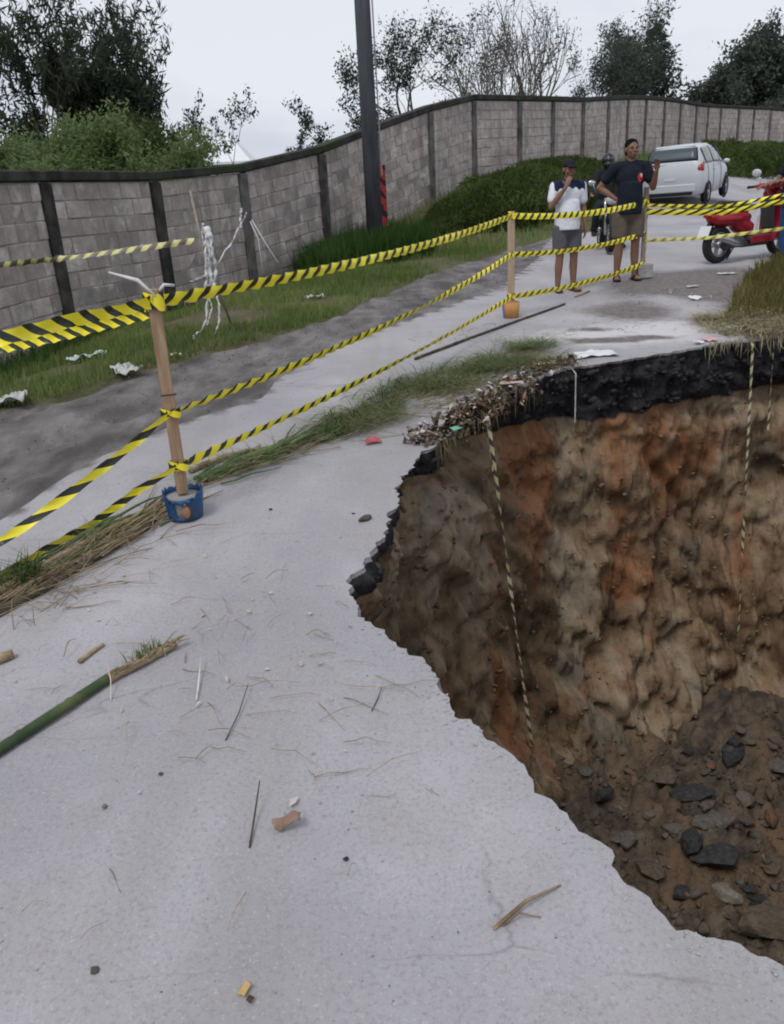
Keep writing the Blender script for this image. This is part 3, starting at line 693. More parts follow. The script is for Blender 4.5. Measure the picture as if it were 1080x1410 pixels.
for i in range(ncol):
    p = WTOP[i]; a = WTOP[max(i - 1, 0)]; c = WTOP[min(i + 1, ncol - 1)]
    d = Vector((c.x - a.x, c.y - a.y, 0)).normalized(); rot = Matrix.Rotation(math.atan2(d.y, d.x), 3, 'Z')
    colw = .20 if p.y < 15 else .17
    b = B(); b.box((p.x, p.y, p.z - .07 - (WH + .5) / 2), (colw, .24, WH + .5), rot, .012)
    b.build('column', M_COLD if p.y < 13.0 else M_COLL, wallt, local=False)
    if i == ncol - 1: break
    q = WTOP[i + 1]; e = Vector((q.x - p.x, q.y - p.y, 0)); L = e.length; e.normalize(); nrm = Vector((e.y, -e.x, 0))
    zs = (q.z - p.z) / L; pitch = math.atan(zs)
    rz = math.atan2(e.y, e.x); R3 = (Matrix.Rotation(rz, 3, 'Z') @ Matrix.Rotation(-pitch, 3, 'Y'))
    mid = (p + q) / 2
    cp = B(); cp.box((mid.x, mid.y, mid.z + .01), (L / math.cos(pitch) - .004, .25, .115), R3, .015); cp.build('coping', M_COPE, wallt, local=False)
    g = (L - colw) / 2
    pan = B(); ch = []
    for s_ in (-1, 1):
        for zz in (-WH - .55, -.06):
            for tt in (-.068, .068):
                pt = mid + e * s_ * g - nrm * tt; pt = Vector((pt.x, pt.y, mid.z + s_ * g * zs + zz)); ch.append(pt)
    pan.add(ch, [(0,1,3,2),(4,6,7,5),(0,4,5,1),(2,3,7,6),(0,2,6,4),(1,5,7,3)]); pan.build('mortar_panel', M_MORT, wallt, local=False)
    nrow = 10; usable = L - colw
    for rw in range(nrow):
        zc = -.065 - .1 - rw * .2
        off = 0 if rw % 2 == 0 else -.2
        xx = off
        while xx < usable - .03:
            x0 = max(xx, 0); x1 = min(xx + .4, usable)
            if x1 - x0 > .06:
                u = (x0 + x1) / 2 - usable / 2
                ctr = Vector((mid.x + e.x * u, mid.y + e.y * u, mid.z + u * zs + zc)) + nrm * RNG.uniform(-.006, .008)
                vis = N_EXT <= i and nblocks < 300
                me = BM_FULL[int(RNG.integers(9))]
                M4 = Matrix.Translation(ctr) @ R3.to_4x4() @ Matrix.Diagonal(((x1 - x0 - .010) / .385, 1, 1, 1))
                if vis:
                    o = bpy.data.objects.new('block', me); COL.objects.link(o); o.parent = wallt
                    o.matrix_parent_inverse = parent_matrix(wallt).inverted(); o.matrix_basis = M4; nblocks += 1
                else:
                    if i < N_EXT and rw > 7: pass
                    far_B.add([M4 @ v.co for v in me.vertices], [list(f.vertices) for f in me.polygons])
            xx += .4
fb = far_B.build('block_courses', M_BLOCK[0], wallt, local=False); props(fb, kind='stuff')

# ------------------------------------------------------------------ utility pole and red sign behind it
pp = at(515, 292, 14.2); pz = h1(pp.x, pp.y)
t = thing('utility_pole', (pp.x, pp.y, pz - .3), 'tall dark grey utility pole standing in the tall grass in front of the wall', 'pole')
b = B(); b.tube([(0, 0, 0), (0, 0, 4), (0, 0, 9.5)], [.14, .125, .10], 18); b.build('shaft', mat('pole_concrete', (.060, .062, .072), (.10, .102, .115), 3, .8, .3, 20, stretch=(3, 3, .4)), t, True)
b = B(); b.box((0, .0, 8.9), (1.7, .09, .11), None, .01); b.build('crossarm', mat('old_timber', (.10, .08, .06), (.16, .13, .10), 6, .9), t)
for k in (-.75, -.3, .3, .75):
    b = B(); b.lathe([(0, 0), (.035, 0), (.05, .04), (.03, .07), (.045, .11), (0, .13)], (k, 0, 8.955), (0, 0, 1), 12, False); b.build('insulator', mat('porcelain', (.5, .48, .45), rough=.3), t, True)
b = B(); b.tube([(.15, -.02, 8.6), (.152, -.02, 5), (.17, -.02, 1.6)], .012, 6); b.build('ground_wire', mat('wire_grey', (.25, .25, .26), rough=.5), t)
def red_material():
    m = mat('red_paint', (.36, .035, .03), (.25, .03, .03), 6, .7); n = m.node_tree.nodes; l = m.node_tree.links; b = n['Principled BSDF']
    t = n.new('ShaderNodeTexCoord'); q = n.new('ShaderNodeMapping'); q.inputs['Rotation'].default_value = (0, R(38), 0); l.new(t.outputs['Object'], q.inputs['Vector'])
    w = n.new('ShaderNodeTexWave'); w.inputs['Scale'].default_value = 1.7; w.inputs['Distortion'].default_value = 5; w.inputs['Detail'].default_value = 2; w.inputs['Detail Scale'].default_value = 1.6; l.new(q.outputs['Vector'], w.inputs['Vector'])
    r = n.new('ShaderNodeValToRGB'); r.color_ramp.elements[0].position = .62; r.color_ramp.elements[1].position = .8; r.color_ramp.elements[0].color = (0, 0, 0, 1); r.color_ramp.elements[1].color = (1, 1, 1, 1); l.new(w.outputs['Fac'], r.inputs['Fac'])
    k = n.new('ShaderNodeMix'); k.data_type = 'RGBA'; k.inputs['A'].default_value = (.36, .04, .035, 1); k.inputs['B'].default_value = (.03, .015, .02, 1); l.new(r.outputs['Color'], k.inputs['Factor']); l.new(k.outputs['Result'], b.inputs['Base Color'])
    return m
rp_ = at(524, 290, 14.75); rz_ = h1(rp_.x, rp_.y)
t = thing('painted_board', (rp_.x - .02, rp_.y, rz_), 'narrow red painted board with dark scrawled strokes, standing upright behind the utility pole', 'board', R(25))
b = B(); b.box((0, 0, .72), (.30, .035, 1.45), None, .004); b.build('panel', red_material(), t)
b = B(); b.box((0, .035, .6), (.06, .035, 1.7), None, .003); b.build('post', mat('board_post', (.12, .09, .06), (.18, .14, .10), 6), t)

# ------------------------------------------------------------------ grass
def blades(name, P, hgt, wid, m, lean=.35, seed=1, kind='stuff', parent=None, flat=0.0):
    rs = np.random.default_rng(seed); n = len(P); a = rs.uniform(0, 2 * PI, n)
    hgt = hgt * rs.uniform(.55, 1.25, n); wid = wid * rs.uniform(.7, 1.3, n)
    ca, sa = np.cos(a), np.sin(a); la = rs.uniform(0, 2 * PI, n); lv = np.abs(rs.normal(0, lean, n)) + flat
    dx, dy = np.cos(la) * lv, np.sin(la) * lv
    z1 = .5 / np.sqrt(1 + lv * lv * .3); z2 = 1 / np.sqrt(1 + lv * lv * 1.2)
    def pt(s, t, zf):
        return np.stack([P[:, 0] + ca * wid * s + dx * hgt * t, P[:, 1] + sa * wid * s + dy * hgt * t, P[:, 2] + hgt * zf], 1)
    V = np.stack([pt(-.5, 0, 0 * z1), pt(.5, 0, 0 * z1), pt(.42, .33, z1), pt(-.42, .33, z1), pt(0, 1, z2)], 1).reshape(-1, 3)
    o = np.arange(n)[:, None] * 5
    Fc = np.concatenate([o + np.array([[0, 1, 2]]), o + np.array([[0, 2, 3]]), o + np.array([[3, 2, 4]])])
    ob = npmesh(name, V, Fc, m, parent, smooth=True)
    if kind: props(ob, kind=kind)
    return ob
M_GR = leafmat('grass_blades', (.125, .18, .055), (.24, .295, .10), .7, .45, (.37, .36, .19))
M_GRD = leafmat('dark_grass_blades', (.035, .075, .022), (.07, .13, .035), .8, .35)
M_STRAW = leafmat('dry_straw', (.30, .27, .17), (.48, .44, .31), 6, .3, (.56, .53, .42))
M_OLIVE = leafmat('olive_grass', (.10, .095, .03), (.20, .18, .07), 3, .35, (.30, .26, .13))
dE1 = None
def sample(n, box, ok):
    x = RNG.uniform(box[0], box[1], n); y = RNG.uniform(box[2], box[3], n); m = ok(x, y); x, y = x[m], y[m]
    return np.column_stack([x, y, h(x, y) - .005])
inV = lambda x, y: in_poly(x, y, POLY_VERGE[::1])
def front(x, y):
    d, z, s = wall_query(x, y); return (s > 0) & (d > .08)
def okv(x, y): return inV(x, y) & front(x, y)
P = sample(170000, (-5.5, 3.2, 3.8, 14.0), lambda x, y: okv(x, y) & (1.3 * fbm(x * 1.3, y * 1.3, 6, 4) + .12 + .6 * (wall_query(x, y)[0] < 1.2) > RNG.uniform(-.35, .45, len(x))))
blades('grass', P, .105, .008, M_GR, .5, 3)
P = sample(160000, (-2, 30, 13, 46), okv)
d_ = wall_query(P[:, 0], P[:, 1])[0]
blades('bank_grass', P, np.where(d_ > 3.2, .10, .20), .016, M_GR, .4, 4)
# tall dark grass round the pole foot
P = sample(26000, (-2.2, 2.2, 11.0, 16.5), lambda x, y: okv(x, y) & (((x - pp.x + .15) / 1.1) ** 2 + ((y - 13.9) / 1.6) ** 2 + .5 * fbm(x * 1.5, y * 1.5, 2, 3) < 1) )
blades('tall_grass', P, .50, .016, M_GRD, .35, 5)
P = sample(9000, (-6.0, -1.4, 4.2, 11), lambda x, y: okv(x, y) & (wall_query(x, y)[0] < .9 + .5 * fbm(x * 2, y * 2, 1, 3)))
blades('weeds_along_the_wall', P, .24, .012, M_GRD, .4, 6)
# right hand grass bank above the hole
inR = lambda x, y: in_poly(x, y, POLY_RIGHT)
P = sample(60000, (2.3, 8.0, 5.4, 13.5), lambda x, y: inR(x, y) & (fbm(x * 1.4, y * 1.4, 9, 3) > RNG.uniform(-.9, .25, len(x))))
blades('bank_weeds', P, np.where(P[:, 1] > 6.9, .17, .09), .009, M_OLIVE, .6, 7)
P = sample(40000, (2.3, 6.0, 5.7, 7.9), lambda x, y: (inR(x, y) | (in_poly(x, y, POLY_RIGHT - np.array([.25, -.05])))) & ~in_poly(x, y, RIM[::3]) & (y < 7.3 + .5 * fbm(x * 2, y * 2, 2, 2)) & (fbm(x * 2.5, y * 2.5, 19, 3) > RNG.uniform(-.6, .5, len(x))))
blades('dry_straw', P, .13, .010, M_STRAW, .5, 8, flat=1.3)
# straw drooping over the far rim
k = [i for i in range(ns) if RIM[i, 0] > 2.55 and FAR[i] > .7]
ks = RNG.choice(k, 420); P = np.column_stack([RIM[ks, 0] + RNG.uniform(-.02, .02, 420), RIM[ks, 1] - RNG.uniform(0, .05, 420), RZ[ks] + .02])
o_ = blades('drooping_straw', P, -RNG.uniform(.05, .20, 420), .009, M_STRAW, .25, 9)
# rough ground far off to the right
P = sample(60000, (7, 40, 12, 50), inR); blades('far_bank_grass', P, .22, .022, M_OLIVE, .4, 10)

# ------------------------------------------------------------------ trees and hedges
def leaf_quads(P, size, rs, droop=0.0, asp=.42, up=None):
    n = len(P); d = rs.normal(size=(n, 3)); d[:, 2] -= droop; d /= np.linalg.norm(d, axis=1)[:, None]
    e = rs.normal(size=(n, 3)); e -= d * np.sum(e * d, 1)[:, None]; e /= np.linalg.norm(e, axis=1)[:, None] + 1e-9
    s = size * rs.uniform(.6, 1.35, n); L = d * s[:, None]; Wd = e * (s * asp)[:, None]
    V = np.stack([P - L * .5, P + Wd * .5 - L * .05, P + L * .5, P - Wd * .5 - L * .05], 1).reshape(-1, 3)
    return V, np.arange(n * 4).reshape(-1, 4)
M_BARK = mat('bark', (.055, .045, .036), (.12, .10, .085), 6, .95, .6, 25, stretch=(3, 3, .7))
M_BARKP = mat('pale_bark', (.13, .12, .105), (.23, .21, .19), 6, .95, .5, 25, stretch=(3, 3, .7))
M_LD = leafmat('dark_foliage', (.045, .058, .044), (.092, .108, .076), .8, .35)  # lightened with bluish grey, a little haze mixed into the leaf colour
M_LG = leafmat('fresh_foliage', (.13, .19, .075), (.23, .30, .13), 1.1, .5, (.32, .34, .17))
M_LB = leafmat('blue_green_foliage', (.045, .058, .048), (.085, .102, .080), .9, .35)  # bluish grey here is haze put into the leaf colour as well
M_LH = leafmat('hazed_foliage', (.075, .088, .078), (.125, .142, .115), .5, .35)  # paler leaf copy for far trees, distance haze painted into the colour
M_LM = leafmat('mid_foliage', (.055, .075, .032), (.105, .13, .055), .7, .35)
class TreeMaker:
    def __init__(s, seed): s.rs = np.random.default_rng(seed); s.b = B(); s.tips = []; s.rmin = .008
    def branch(s, p, d, L, r, lvl, maxl, spread, up, nsub, curve=.18):
        rs = s.rs; P = [p.copy()]; n = 5; dd = d.normalized()
        for i in range(n):
            dd = (dd + Vector(rs.normal(0, curve, 3)) + Vector((0, 0, up * .12))).normalized(); P.append(P[-1] + dd * (L / n))
        R_ = [r * (1 - .62 * i / n) for i in range(n + 1)]
        s.b.tube(P, R_, 9 if lvl == 0 else (6 if lvl == 1 else 4))
        if lvl >= maxl:
            s.tips += [(P[i], L) for i in range(1, n + 1)]; return
        if lvl >= maxl - 1: s.tips += [(P[-1], L)]
        for k in range(nsub[lvl]):
            t = rs.uniform(.35, 1.0) if k else 1.0
            i = min(int(t * n), n - 1); q = P[i] + (P[i + 1] - P[i]) * (t * n - i if t < 1 else 1)
            base_d = (P[i + 1] - P[i]).normalized(); ax = Vector(rs.normal(0, 1, 3)); ax = (ax - base_d * ax.dot(base_d)).normalized()
            an = rs.uniform(.45, 1.0) * spread * (0.4 if k == 0 else 1)
            nd = base_d * math.cos(an) + ax * math.sin(an); nd.z += up * .25
            s.branch(q, nd.normalized(), L * rs.uniform(.55, .78), max(R_[i] * rs.uniform(.5, .7), s.rmin), lvl + 1, maxl, spread, up, nsub, curve)
def tree(name, px, Y, label, height, seed, stems=1, r0=.12, maxl=3, spread=.75, up=.4, nsub=(5, 4, 4), leaves=12, lsize=.12, lspread=.35, m=None, bark=None, group=None, droop=.3, trunk=.45, lean=0.0, asp=.42, leaf_z=-9, curve=.18):
    c = at(px, 200, Y); x, y = c.x, c.y; z = h1(x, y) - .1; height = at(px, height, Y).z - z - lspread; leaf_z *= height
    t = thing(name, (x, y, z), label, 'tree', 0, group); T = TreeMaker(seed); T.rmin = .016 if name == 'bare_tree' else .009
    for k in range(stems):
        a = T.rs.uniform(0, 2 * PI); d = Vector((math.cos(a) * (.28 if stems > 1 else .05) + lean, math.sin(a) * (.28 if stems > 1 else .05), 1)).normalized()
        T.branch(Vector((math.cos(a) * .06 * (stems > 1), math.sin(a) * .06 * (stems > 1), 0)), d, height * trunk, r0 * (.75 if stems > 1 else 1), 0, maxl, spread, up, nsub, curve)
    # bring to the wanted height
    zm = max(p.z for p, L in T.tips); k = height / zm
    for v in T.b.v: v *= k
    T.b.build('trunk', bark or M_BARK, t, True)
    tp = np.array([(p * k)[:] for p, L in T.tips]); tp = tp[tp[:, 2] > leaf_z]
    leaves = leaves or 1; tp = tp if leaves > 1 else tp[::2]; leaves = max(1, int(leaves * 2.3)); lsize *= .70
    P = np.repeat(tp, leaves, 0) + T.rs.normal(0, lspread * .62, (len(tp) * leaves, 3)) * np.array([1, 1, .8])
    V, Fq = leaf_quads(P, lsize, T.rs, droop, asp); npmesh('crown', V, Fq, m, t, local=True)
    return t
def conifer(name, px, Y, label, height, radius, seed, m, group=None, lsize=.14, dens=1.0, top=.06):
    c = at(px, 200, Y); x, y = c.x, c.y; z = h1(x, y) - .1; rs = np.random.default_rng(seed); height = at(px, height, Y).z - z
    t = thing(name, (x, y, z), label, 'tree', 0, group); b = B(); b.tube([(0, 0, 0), (0.05, 0, height * .5), (0, 0, height * .97)], [.16, .10, .02], 8); L = []
    nb = int(height * 13 * dens)
    for i in range(nb):
        f = rs.uniform(.10, 1); zz = height * f; rr = radius * (1 - f) ** .75 * rs.uniform(.55, 1.12) + top
        a = rs.uniform(0, 2 * PI); tip = Vector((math.cos(a) * rr, math.sin(a) * rr, zz + rr * rs.uniform(.05, .45))); st = Vector((0, 0, zz))
        b.tube([st, (st + tip) / 2 + Vector((0, 0, -.03 * rr)), tip], [.022, .015, .006], 4)
        kk = int(26 * (rr + .3)); tt = rs.uniform(.25, 1.08, kk)
        L.append(np.array(st)[None] + (np.array(tip - st))[None] * tt[:, None] + rs.normal(0, .10 + .05 * rr, (kk, 3)))
    b.build('trunk', M_BARK, t, True); V, Fq = leaf_quads(np.concatenate(L), lsize, rs, -.1, .35); npmesh('crown', V, Fq, m, t, local=True); return t

GT = 'trees behind the wall'
tree('tall_tree', 92, 19, 'tall dark feathery tree with several thin stems, left behind the wall', -60, 11, 3, .12, 3, .34, 1.0, (6, 4, 4), 3, .30, .14, M_LD, None, GT, .9, .55, .0, .20, .55)
tree('tall_tree', 180, 20, 'dark tree with dense lower foliage, right of the thin-stemmed tall tree', 25, 15, 2, .12, 3, .36, .95, (6, 4, 4), 4, .30, .14, M_LD, None, GT, .9, .5, .02, .20, .34)
tree('tall_tree', 22, 17, 'small dark round-topped tree at the left end behind the wall', 88, 18, 1, .10, 3, .55, .5, (5, 5, 4), 9, .16, .15, M_LD, None, GT, .1, .5, 0, .36, .55)
for i, (px, Y, hh, sd, lb) in enumerate(((30, 14.5, 165, 21, 'light green leafy bush over the wall, below the small round-topped tree'),
                                (95, 15, 155, 22, 'light green leafy bush over the wall, below the stems of the tall tree'),
                                (160, 15.2, 148, 23, 'yellowish green leafy bush over the wall, third from the left end'),
                                (212, 16.4, 150, 24, 'dark green bush with reddish tips at the right end of the leafy bushes'))):
    tree('leafy_bush', px, Y, lb, hh, sd, 6, .05, 2, .6, .7, (7, 6), 22, .15, .22, M_LG if i < 3 else M_LM, None, 'bushes looking over the wall', .1, .55, 0, .33, .3)
tree('sparse_tree', 345, 20, 'small half-bare tree with scattered dark leaf tufts in the dip of the wall', 112, 33, 2, .06, 3, .9, .25, (4, 3, 3), 5, .13, .10, M_LB, None, GT, .2, .45, .02, .4, .5)
tree('sparse_tree', 580, 25, 'half-bare tree with dark leaf clumps just right of the utility pole', 15, 41, 1, .11, 3, .85, .35, (6, 4, 4), 5, .16, .18, M_LB, None, GT, .2, .42, .0, .4, .35)
tree('sparse_tree', 640, 27, 'thin tree with a few leaves on long rising twigs', -40, 44, 2, .14, 3, .5, .4, (5, 4, 3), 2, .14, .2, M_LB, M_BARKP, GT, .2, .45, .05, .4, .4)
tree('bare_tree', 690, 26, 'nearly bare tree with long slanting pale branches', -25, 47, 3, .15, 3, .55, .35, (5, 4, 3), 0, .10, .2, M_LB, M_BARKP, GT, .2, .5, .12, .4, .4, .12)
tree('bare_tree', 735, 28, 'nearly bare tree with thin branches spreading to the right, before the evergreens', -15, 52, 3, .15, 3, .6, .3, (5, 4, 3), 1, .14, .22, M_LB, M_BARKP, GT, .2, .5, .10, .4, .4, .12)
tree('feathery_tree', 812, 34, 'feathery grey-green tree with leaning top, left of the dark evergreen', 28, 56, 1, .12, 3, .7, .5, (6, 5, 4), 4, .2, .22, M_LH, None, GT, .1, .45, .10, .3, .4)
tree('feathery_tree', 850, 38, 'taller feathery tree touching the dark evergreen', 8, 58, 1, .13, 3, .5, .65, (6, 5, 4), 5, .22, .24, M_LH, None, GT, .1, .5, .02, .3, .4)
conifer('evergreen_tree', 896, 40, 'dense dark evergreen tree with pointed top behind the far wall', 36, 2.3, 61, M_LB, GT, .24, 2.0)
conifer('evergreen_tree', 864, 41, 'lower dark evergreen filling the left side of the pointed evergreen', 66, 1.9, 62, M_LB, GT, .24, 1.8)
tree('round_tree', 1066, 60, 'big hazy grey-green tree at the right end beyond the wall', 15, 71, 2, .25, 3, .6, .5, (7, 5, 5), 8, .42, .5, M_LH, None, GT, .1, .45, .0, .45, .3)
tree('round_tree', 1024, 64, 'lower grey-green tree left of the big hazy tree', 78, 73, 2, .22, 3, .6, .45, (7, 5, 5), 8, .42, .42, M_LH, None, GT, .1, .45, -.03, .45, .3)
tree('round_tree', 1082, 54, 'yellowish green tree under the big hazy tree, at the wall', 110, 75, 2, .2, 3, .7, .4, (7, 5, 5), 8, .36, .38, M_LH, None, GT, .1, .45, 0, .45, .3)

def hedge(name, line, label, m, n, hgt, wid, seed, lsize=.10, droop=0, asp=.5):
    rs = np.random.default_rng(seed); P = np.array(line, float); seg = np.linalg.norm(np.diff(P, axis=0), axis=1); cum = np.r_[0, np.cumsum(seg)]
    t = rs.uniform(0, cum[-1], n); x = np.interp(t, cum, P[:, 0]); y = np.interp(t, cum, P[:, 1])
    a = rs.uniform(0, PI, n); rr = rs.uniform(.72, 1.05, n) * (1 + .28 * fbm(t * 1.3, a * 1.5, seed, 3)); endf = np.sqrt(np.clip(np.minimum(t, cum[-1] - t) / (.9 * wid) + .08, 0, 1))
    d = np.array([np.gradient(P[:, 0]), np.gradient(P[:, 1])]); tx = np.interp(t, cum, d[0]); ty = np.interp(t, cum, d[1]); ln = np.hypot(tx, ty); nx_, ny_ = ty / ln, -tx / ln
    off = np.cos(a) * wid * .5 * rr * endf; zz = np.sin(a) ** .6 * hgt * rr * endf
    X, Yy = x + nx_ * off, y + ny_ * off; Z = h(X, Yy) + zz
    mid = P[len(P) // 2]; th = thing(name, (float(mid[0]), float(mid[1]), h1(*mid)), label, 'hedge')
    V, Fq = leaf_quads(np.column_stack([X, Yy, Z]), lsize, rs, droop, asp); npmesh('foliage', V, Fq, m, th)
    # inner mass of twigs
    b = B(); k = 40
    for i in range(k):
        tt = cum[-1] * (i + .5) / k; px_, py_ = np.interp(tt, cum, P[:, 0]), np.interp(tt, cum, P[:, 1]); e = math.sqrt(min(1, min(tt, cum[-1] - tt) / (.9 * wid) + .05))
        for j in range(5):
            q = Vector((px_ + rs.normal(0, .05), py_ + rs.normal(0, .05), h1(px_, py_) - .05)); tip = q + Vector((rs.normal(0, wid * .28 * e), rs.normal(0, wid * .28 * e), hgt * e * rs.uniform(.6, .95)))
            b.tube([q, (q + tip) / 2 + Vector((0, 0, .06)), tip], [.014, .009, .004], 4)
    b.build('twigs', M_BARK, th, local=False); return th
M_HED = leafmat('hedge_leaves', (.052, .075, .024), (.11, .15, .048), .9, .4, (.17, .20, .075))
hedge('hedge', [at(588, 260, 15.5).xy[:], at(650, 260, 16.0).xy[:], at(720, 260, 17.2).xy[:], at(790, 260, 19.2).xy[:], at(830, 250, 21.5).xy[:]], 'dark shaggy hedge on the bank behind the standing people', M_HED, 42000, .66, 2.0, 5, .17, -.9, .13)
hedge('hedge', [at(975, 220, 27.5).xy[:], at(1030, 220, 31).xy[:], at(1085, 220, 35).xy[:], at(1140, 220, 38).xy[:]], 'dark hedge beyond the silver car at the outer side of the bend', M_HED, 26000, .80, 2.2, 6, .22, -.7, .16)

# white roofed shed beyond the wall
c = at(300, 200, 31); gz = h1(c.x, c.y)
t = thing('shed', (c.x, c.y, gz), 'pale shed with a bright white pointed roof seen over the dip of the wall', 'building', 0)
zt = at(302, 172, 31).z - gz; ze = at(345, 222, 31).z - gz
b = B(); b.box((0, 2, ze / 2 - .1), (2.3, 4, ze)); b.build('wall', mat('shed_wall', (.42, .41, .40), (.5, .49, .48), 3), t)
M_ROOF = mat('white_sheet_roof', (.72, .73, .75), (.80, .81, .82), 2, .5)
b = B(); xl, xr = at(238, 232, 31).x - c.x, at(347, 225, 31).x - c.x
apx = (.06, 2.0, zt)
b.add([(xl, -.3, ze), (xr, -.3, ze), (xr, 4.3, ze), (xl, 4.3, ze), apx, (xl, -.3, ze - .08), (xr, -.3, ze - .08), (xr, 4.3, ze - .08), (xl, 4.3, ze - .08)],
      [(0,1,4),(1,2,4),(2,3,4),(3,0,4),(0,5,6,1),(1,6,7,2),(2,7,8,3),(3,8,5,0),(8,7,6,5)])
b.build('roof', M_ROOF, t)

# ------------------------------------------------------------------ stakes in their buckets
M_WOOD = mat('raw_timber', (.33, .21, .125), (.47, .33, .21), 5, .8, .4, 40, stretch=(9, 9, .8), c3=(.25, .15, .085), s3=3)
M_WOODP = mat('pale_timber', (.42, .30, .20), (.55, .42, .30), 5, .8, .4, 40, stretch=(9, 9, .8))
M_CEM = mat('rough_cement', (.27, .26, .25), (.40, .385, .37), 7, .95, .7, 40)
M_BLUE = mat('blue_plastic', (.012, .05, .14), (.02, .115, .27), 5, .5, .3, 20, c3=(.05, .05, .06), s3=7)
def stake_top(base_p, px, py):
    d = ray(px, py); k = (base_p.xy.dot(Vector((d.x, d.y)))) / (d.x ** 2 + d.y ** 2); return EYE.z + d.z * k
S1 = gp(257, 712); S2 = gp(704, 437); S3 = gp(884, 383)
t = thing('wooden_stake', S1, 'tall wooden stake standing in the cracked blue paint bucket', 'stake', R(20))
H1 = stake_top(S1, 208, 398) - S1.z
b = B(); b.box((0, 0, H1 / 2 + .06), (.052, .04, H1 - .12), None, .004); b.build('post', M_WOOD, t)
b = B(); b.tube([(-.035, -.03, H1 - .45), (0, -.034, H1 - .45), (.035, -.03, H1 - .45)], .004, 5); b.build('wire_tie', M_COLD, t)
t = thing('paint_bucket', S1 + Vector((0.0, 0, .002)), 'cracked blue paint bucket filled with cement, holding the tall nearest stake', 'bucket', R(10))
# bucket wall with a broken front
b = B(); nn = 40; Vb = []; rs = random.Random(3)
for j in range(7):
    f = j / 6; rr = .078 + .016 * f; zz = .132 * f
    for k in range(nn):
        a = 2 * PI * k / nn; dz = -.05 * max(0, math.cos(a - 4.6) - .55) * 2 if j == 6 else 0
        dz += (.012 * math.sin(k * 2.7)) if j == 6 else 0
        Vb.append((rr * math.cos(a), rr * math.sin(a), zz + dz))
Fb = [(j * nn + k, j * nn + (k + 1) % nn, (j + 1) * nn + (k + 1) % nn, (j + 1) * nn + k) for j in range(6) for k in range(nn) if not (j in (1, 2, 3, 4) and k in (27, 28, 29, 30))]
b.add(Vb, Fb); o = b.build('shell', M_BLUE, t, True)
md = o.modifiers.new('thick', 'SOLIDIFY'); md.thickness = .004
b = B(); b.tube([(0, 0, .004), (0, 0, .07), (0, 0, .108)], [.072, .078, .082], 24); b.build('cement_fill', M_CEM, t, True)
b = B(); b.ell((.01, -.085, .05), (.02, .012, .03)); b.build('rust_stain_lump', mat('rusty_cement', (.26, .12, .06), (.36, .20, .11), 8), t, True)

t = thing('wooden_stake', S2, 'pale wooden stake in the small orange tin, middle of the barrier', 'stake', R(15)); H2 = stake_top(S2, 703, 291) - S2.z
b = B(); b.box((0, 0, H2 / 2 + .06), (.058, .045, H2 - .12), None, .004); b.build('post', M_WOODP, t)
t = thing('paint_bucket', S2, 'small orange tin with a blue side at the foot of the pale middle stake', 'bucket', 0)
b = B(); b.lathe([(.0, 0), (.075, 0), (.085, .15), (.081, .15), (.074, .02), (0, .02)], (0, 0, 0), (0, 0, 1), 24); b.build('shell', mat('orange_tin', (.50, .22, .06), (.58, .30, .11), 4, .5), t, True)
b = B(); b.tube([(0, 0, .02), (0, 0, .12)], [.074, .079], 20); b.build('cement_fill', M_CEM, t)
b = B(); V_ = []
for j in range(2):
    for k in range(7):
        a = PI * .93 + k * .115; V_.append(((.0765 + .0095 * j) * math.cos(a) , (.0765 + .0095 * j) * math.sin(a), .008 + .13 * j))
b.add(V_, [(k, k + 1, 8 + k, 7 + k) for k in range(6)]); o = b.build('blue_label', mat('blue_paint', (.06, .22, .5), rough=.5), t); md = o.modifiers.new('thick', 'SOLIDIFY'); md.thickness = .003; md.offset = 1

t = thing('wooden_stake', S3, 'weathered stake set in the grey cement block, beside the man in the dark shirt', 'stake', R(10)); H3 = stake_top(S3, 884, 258) - S3.z
b = B(); b.box((0, 0, H3 / 2 + .08), (.05, .04, H3 - .16), None, .004); b.build('post', mat('weathered_timber', (.30, .22, .16), (.48, .38, .30), 8, .85, .5, 40, stretch=(6, 6, 1.5), c3=(.62, .58, .52), s3=6), t)
t = thing('cement_block', S3, 'square grey cement block holding the weathered stake upright', 'block', R(10))
b = B(); b.box((0, 0, .085), (.19, .19, .17), None, .012); b.build('block_body', M_CEM, t)
S4 = gp(1205, 372); t = thing('wooden_stake', S4, 'stake at the far right end of the barrier, beyond the grass bank', 'stake'); b = B(); b.box((0, 0, .5), (.055, .045, 1.1), None, .004); b.build('post', M_WOOD, t)
S0 = gp(-330, 830); t = thing('wooden_stake', S0, 'stake at the near left end of the barrier', 'stake'); b = B(); b.box((0, 0, .5), (.055, .045, 1.15), None, .004); b.build('post', M_WOOD, t)

# ------------------------------------------------------------------ barrier tape
def tape_material(name, yellow, black, duty=.5):
    m = bpy.data.materials.new(name); m.use_nodes = True; n = m.node_tree.nodes; l = m.node_tree.links; b = n['Principled BSDF']
    u = n.new('ShaderNodeUVMap'); s = n.new('ShaderNodeSeparateXYZ'); l.new(u.outputs['UV'], s.inputs[0])
    a = n.new('ShaderNodeMath'); a.operation = 'ADD'; l.new(s.outputs['X'], a.inputs[0]); l.new(s.outputs['Y'], a.inputs[1])
    f = n.new('ShaderNodeMath'); f.operation = 'FRACT'; l.new(a.outputs[0], f.inputs[0])
    g = n.new('ShaderNodeMath'); g.operation = 'GREATER_THAN'; g.inputs[1].default_value = duty; l.new(f.outputs[0], g.inputs[0])
    k = n.new('ShaderNodeMix'); k.data_type = 'RGBA'; k.inputs['A'].default_value = (*yellow, 1); k.inputs['B'].default_value = (*black, 1); l.new(g.outputs[0], k.inputs['Factor'])
    l.new(k.outputs['Result'], b.inputs['Base Color']); b.inputs['Roughness'].default_value = .38
    return m
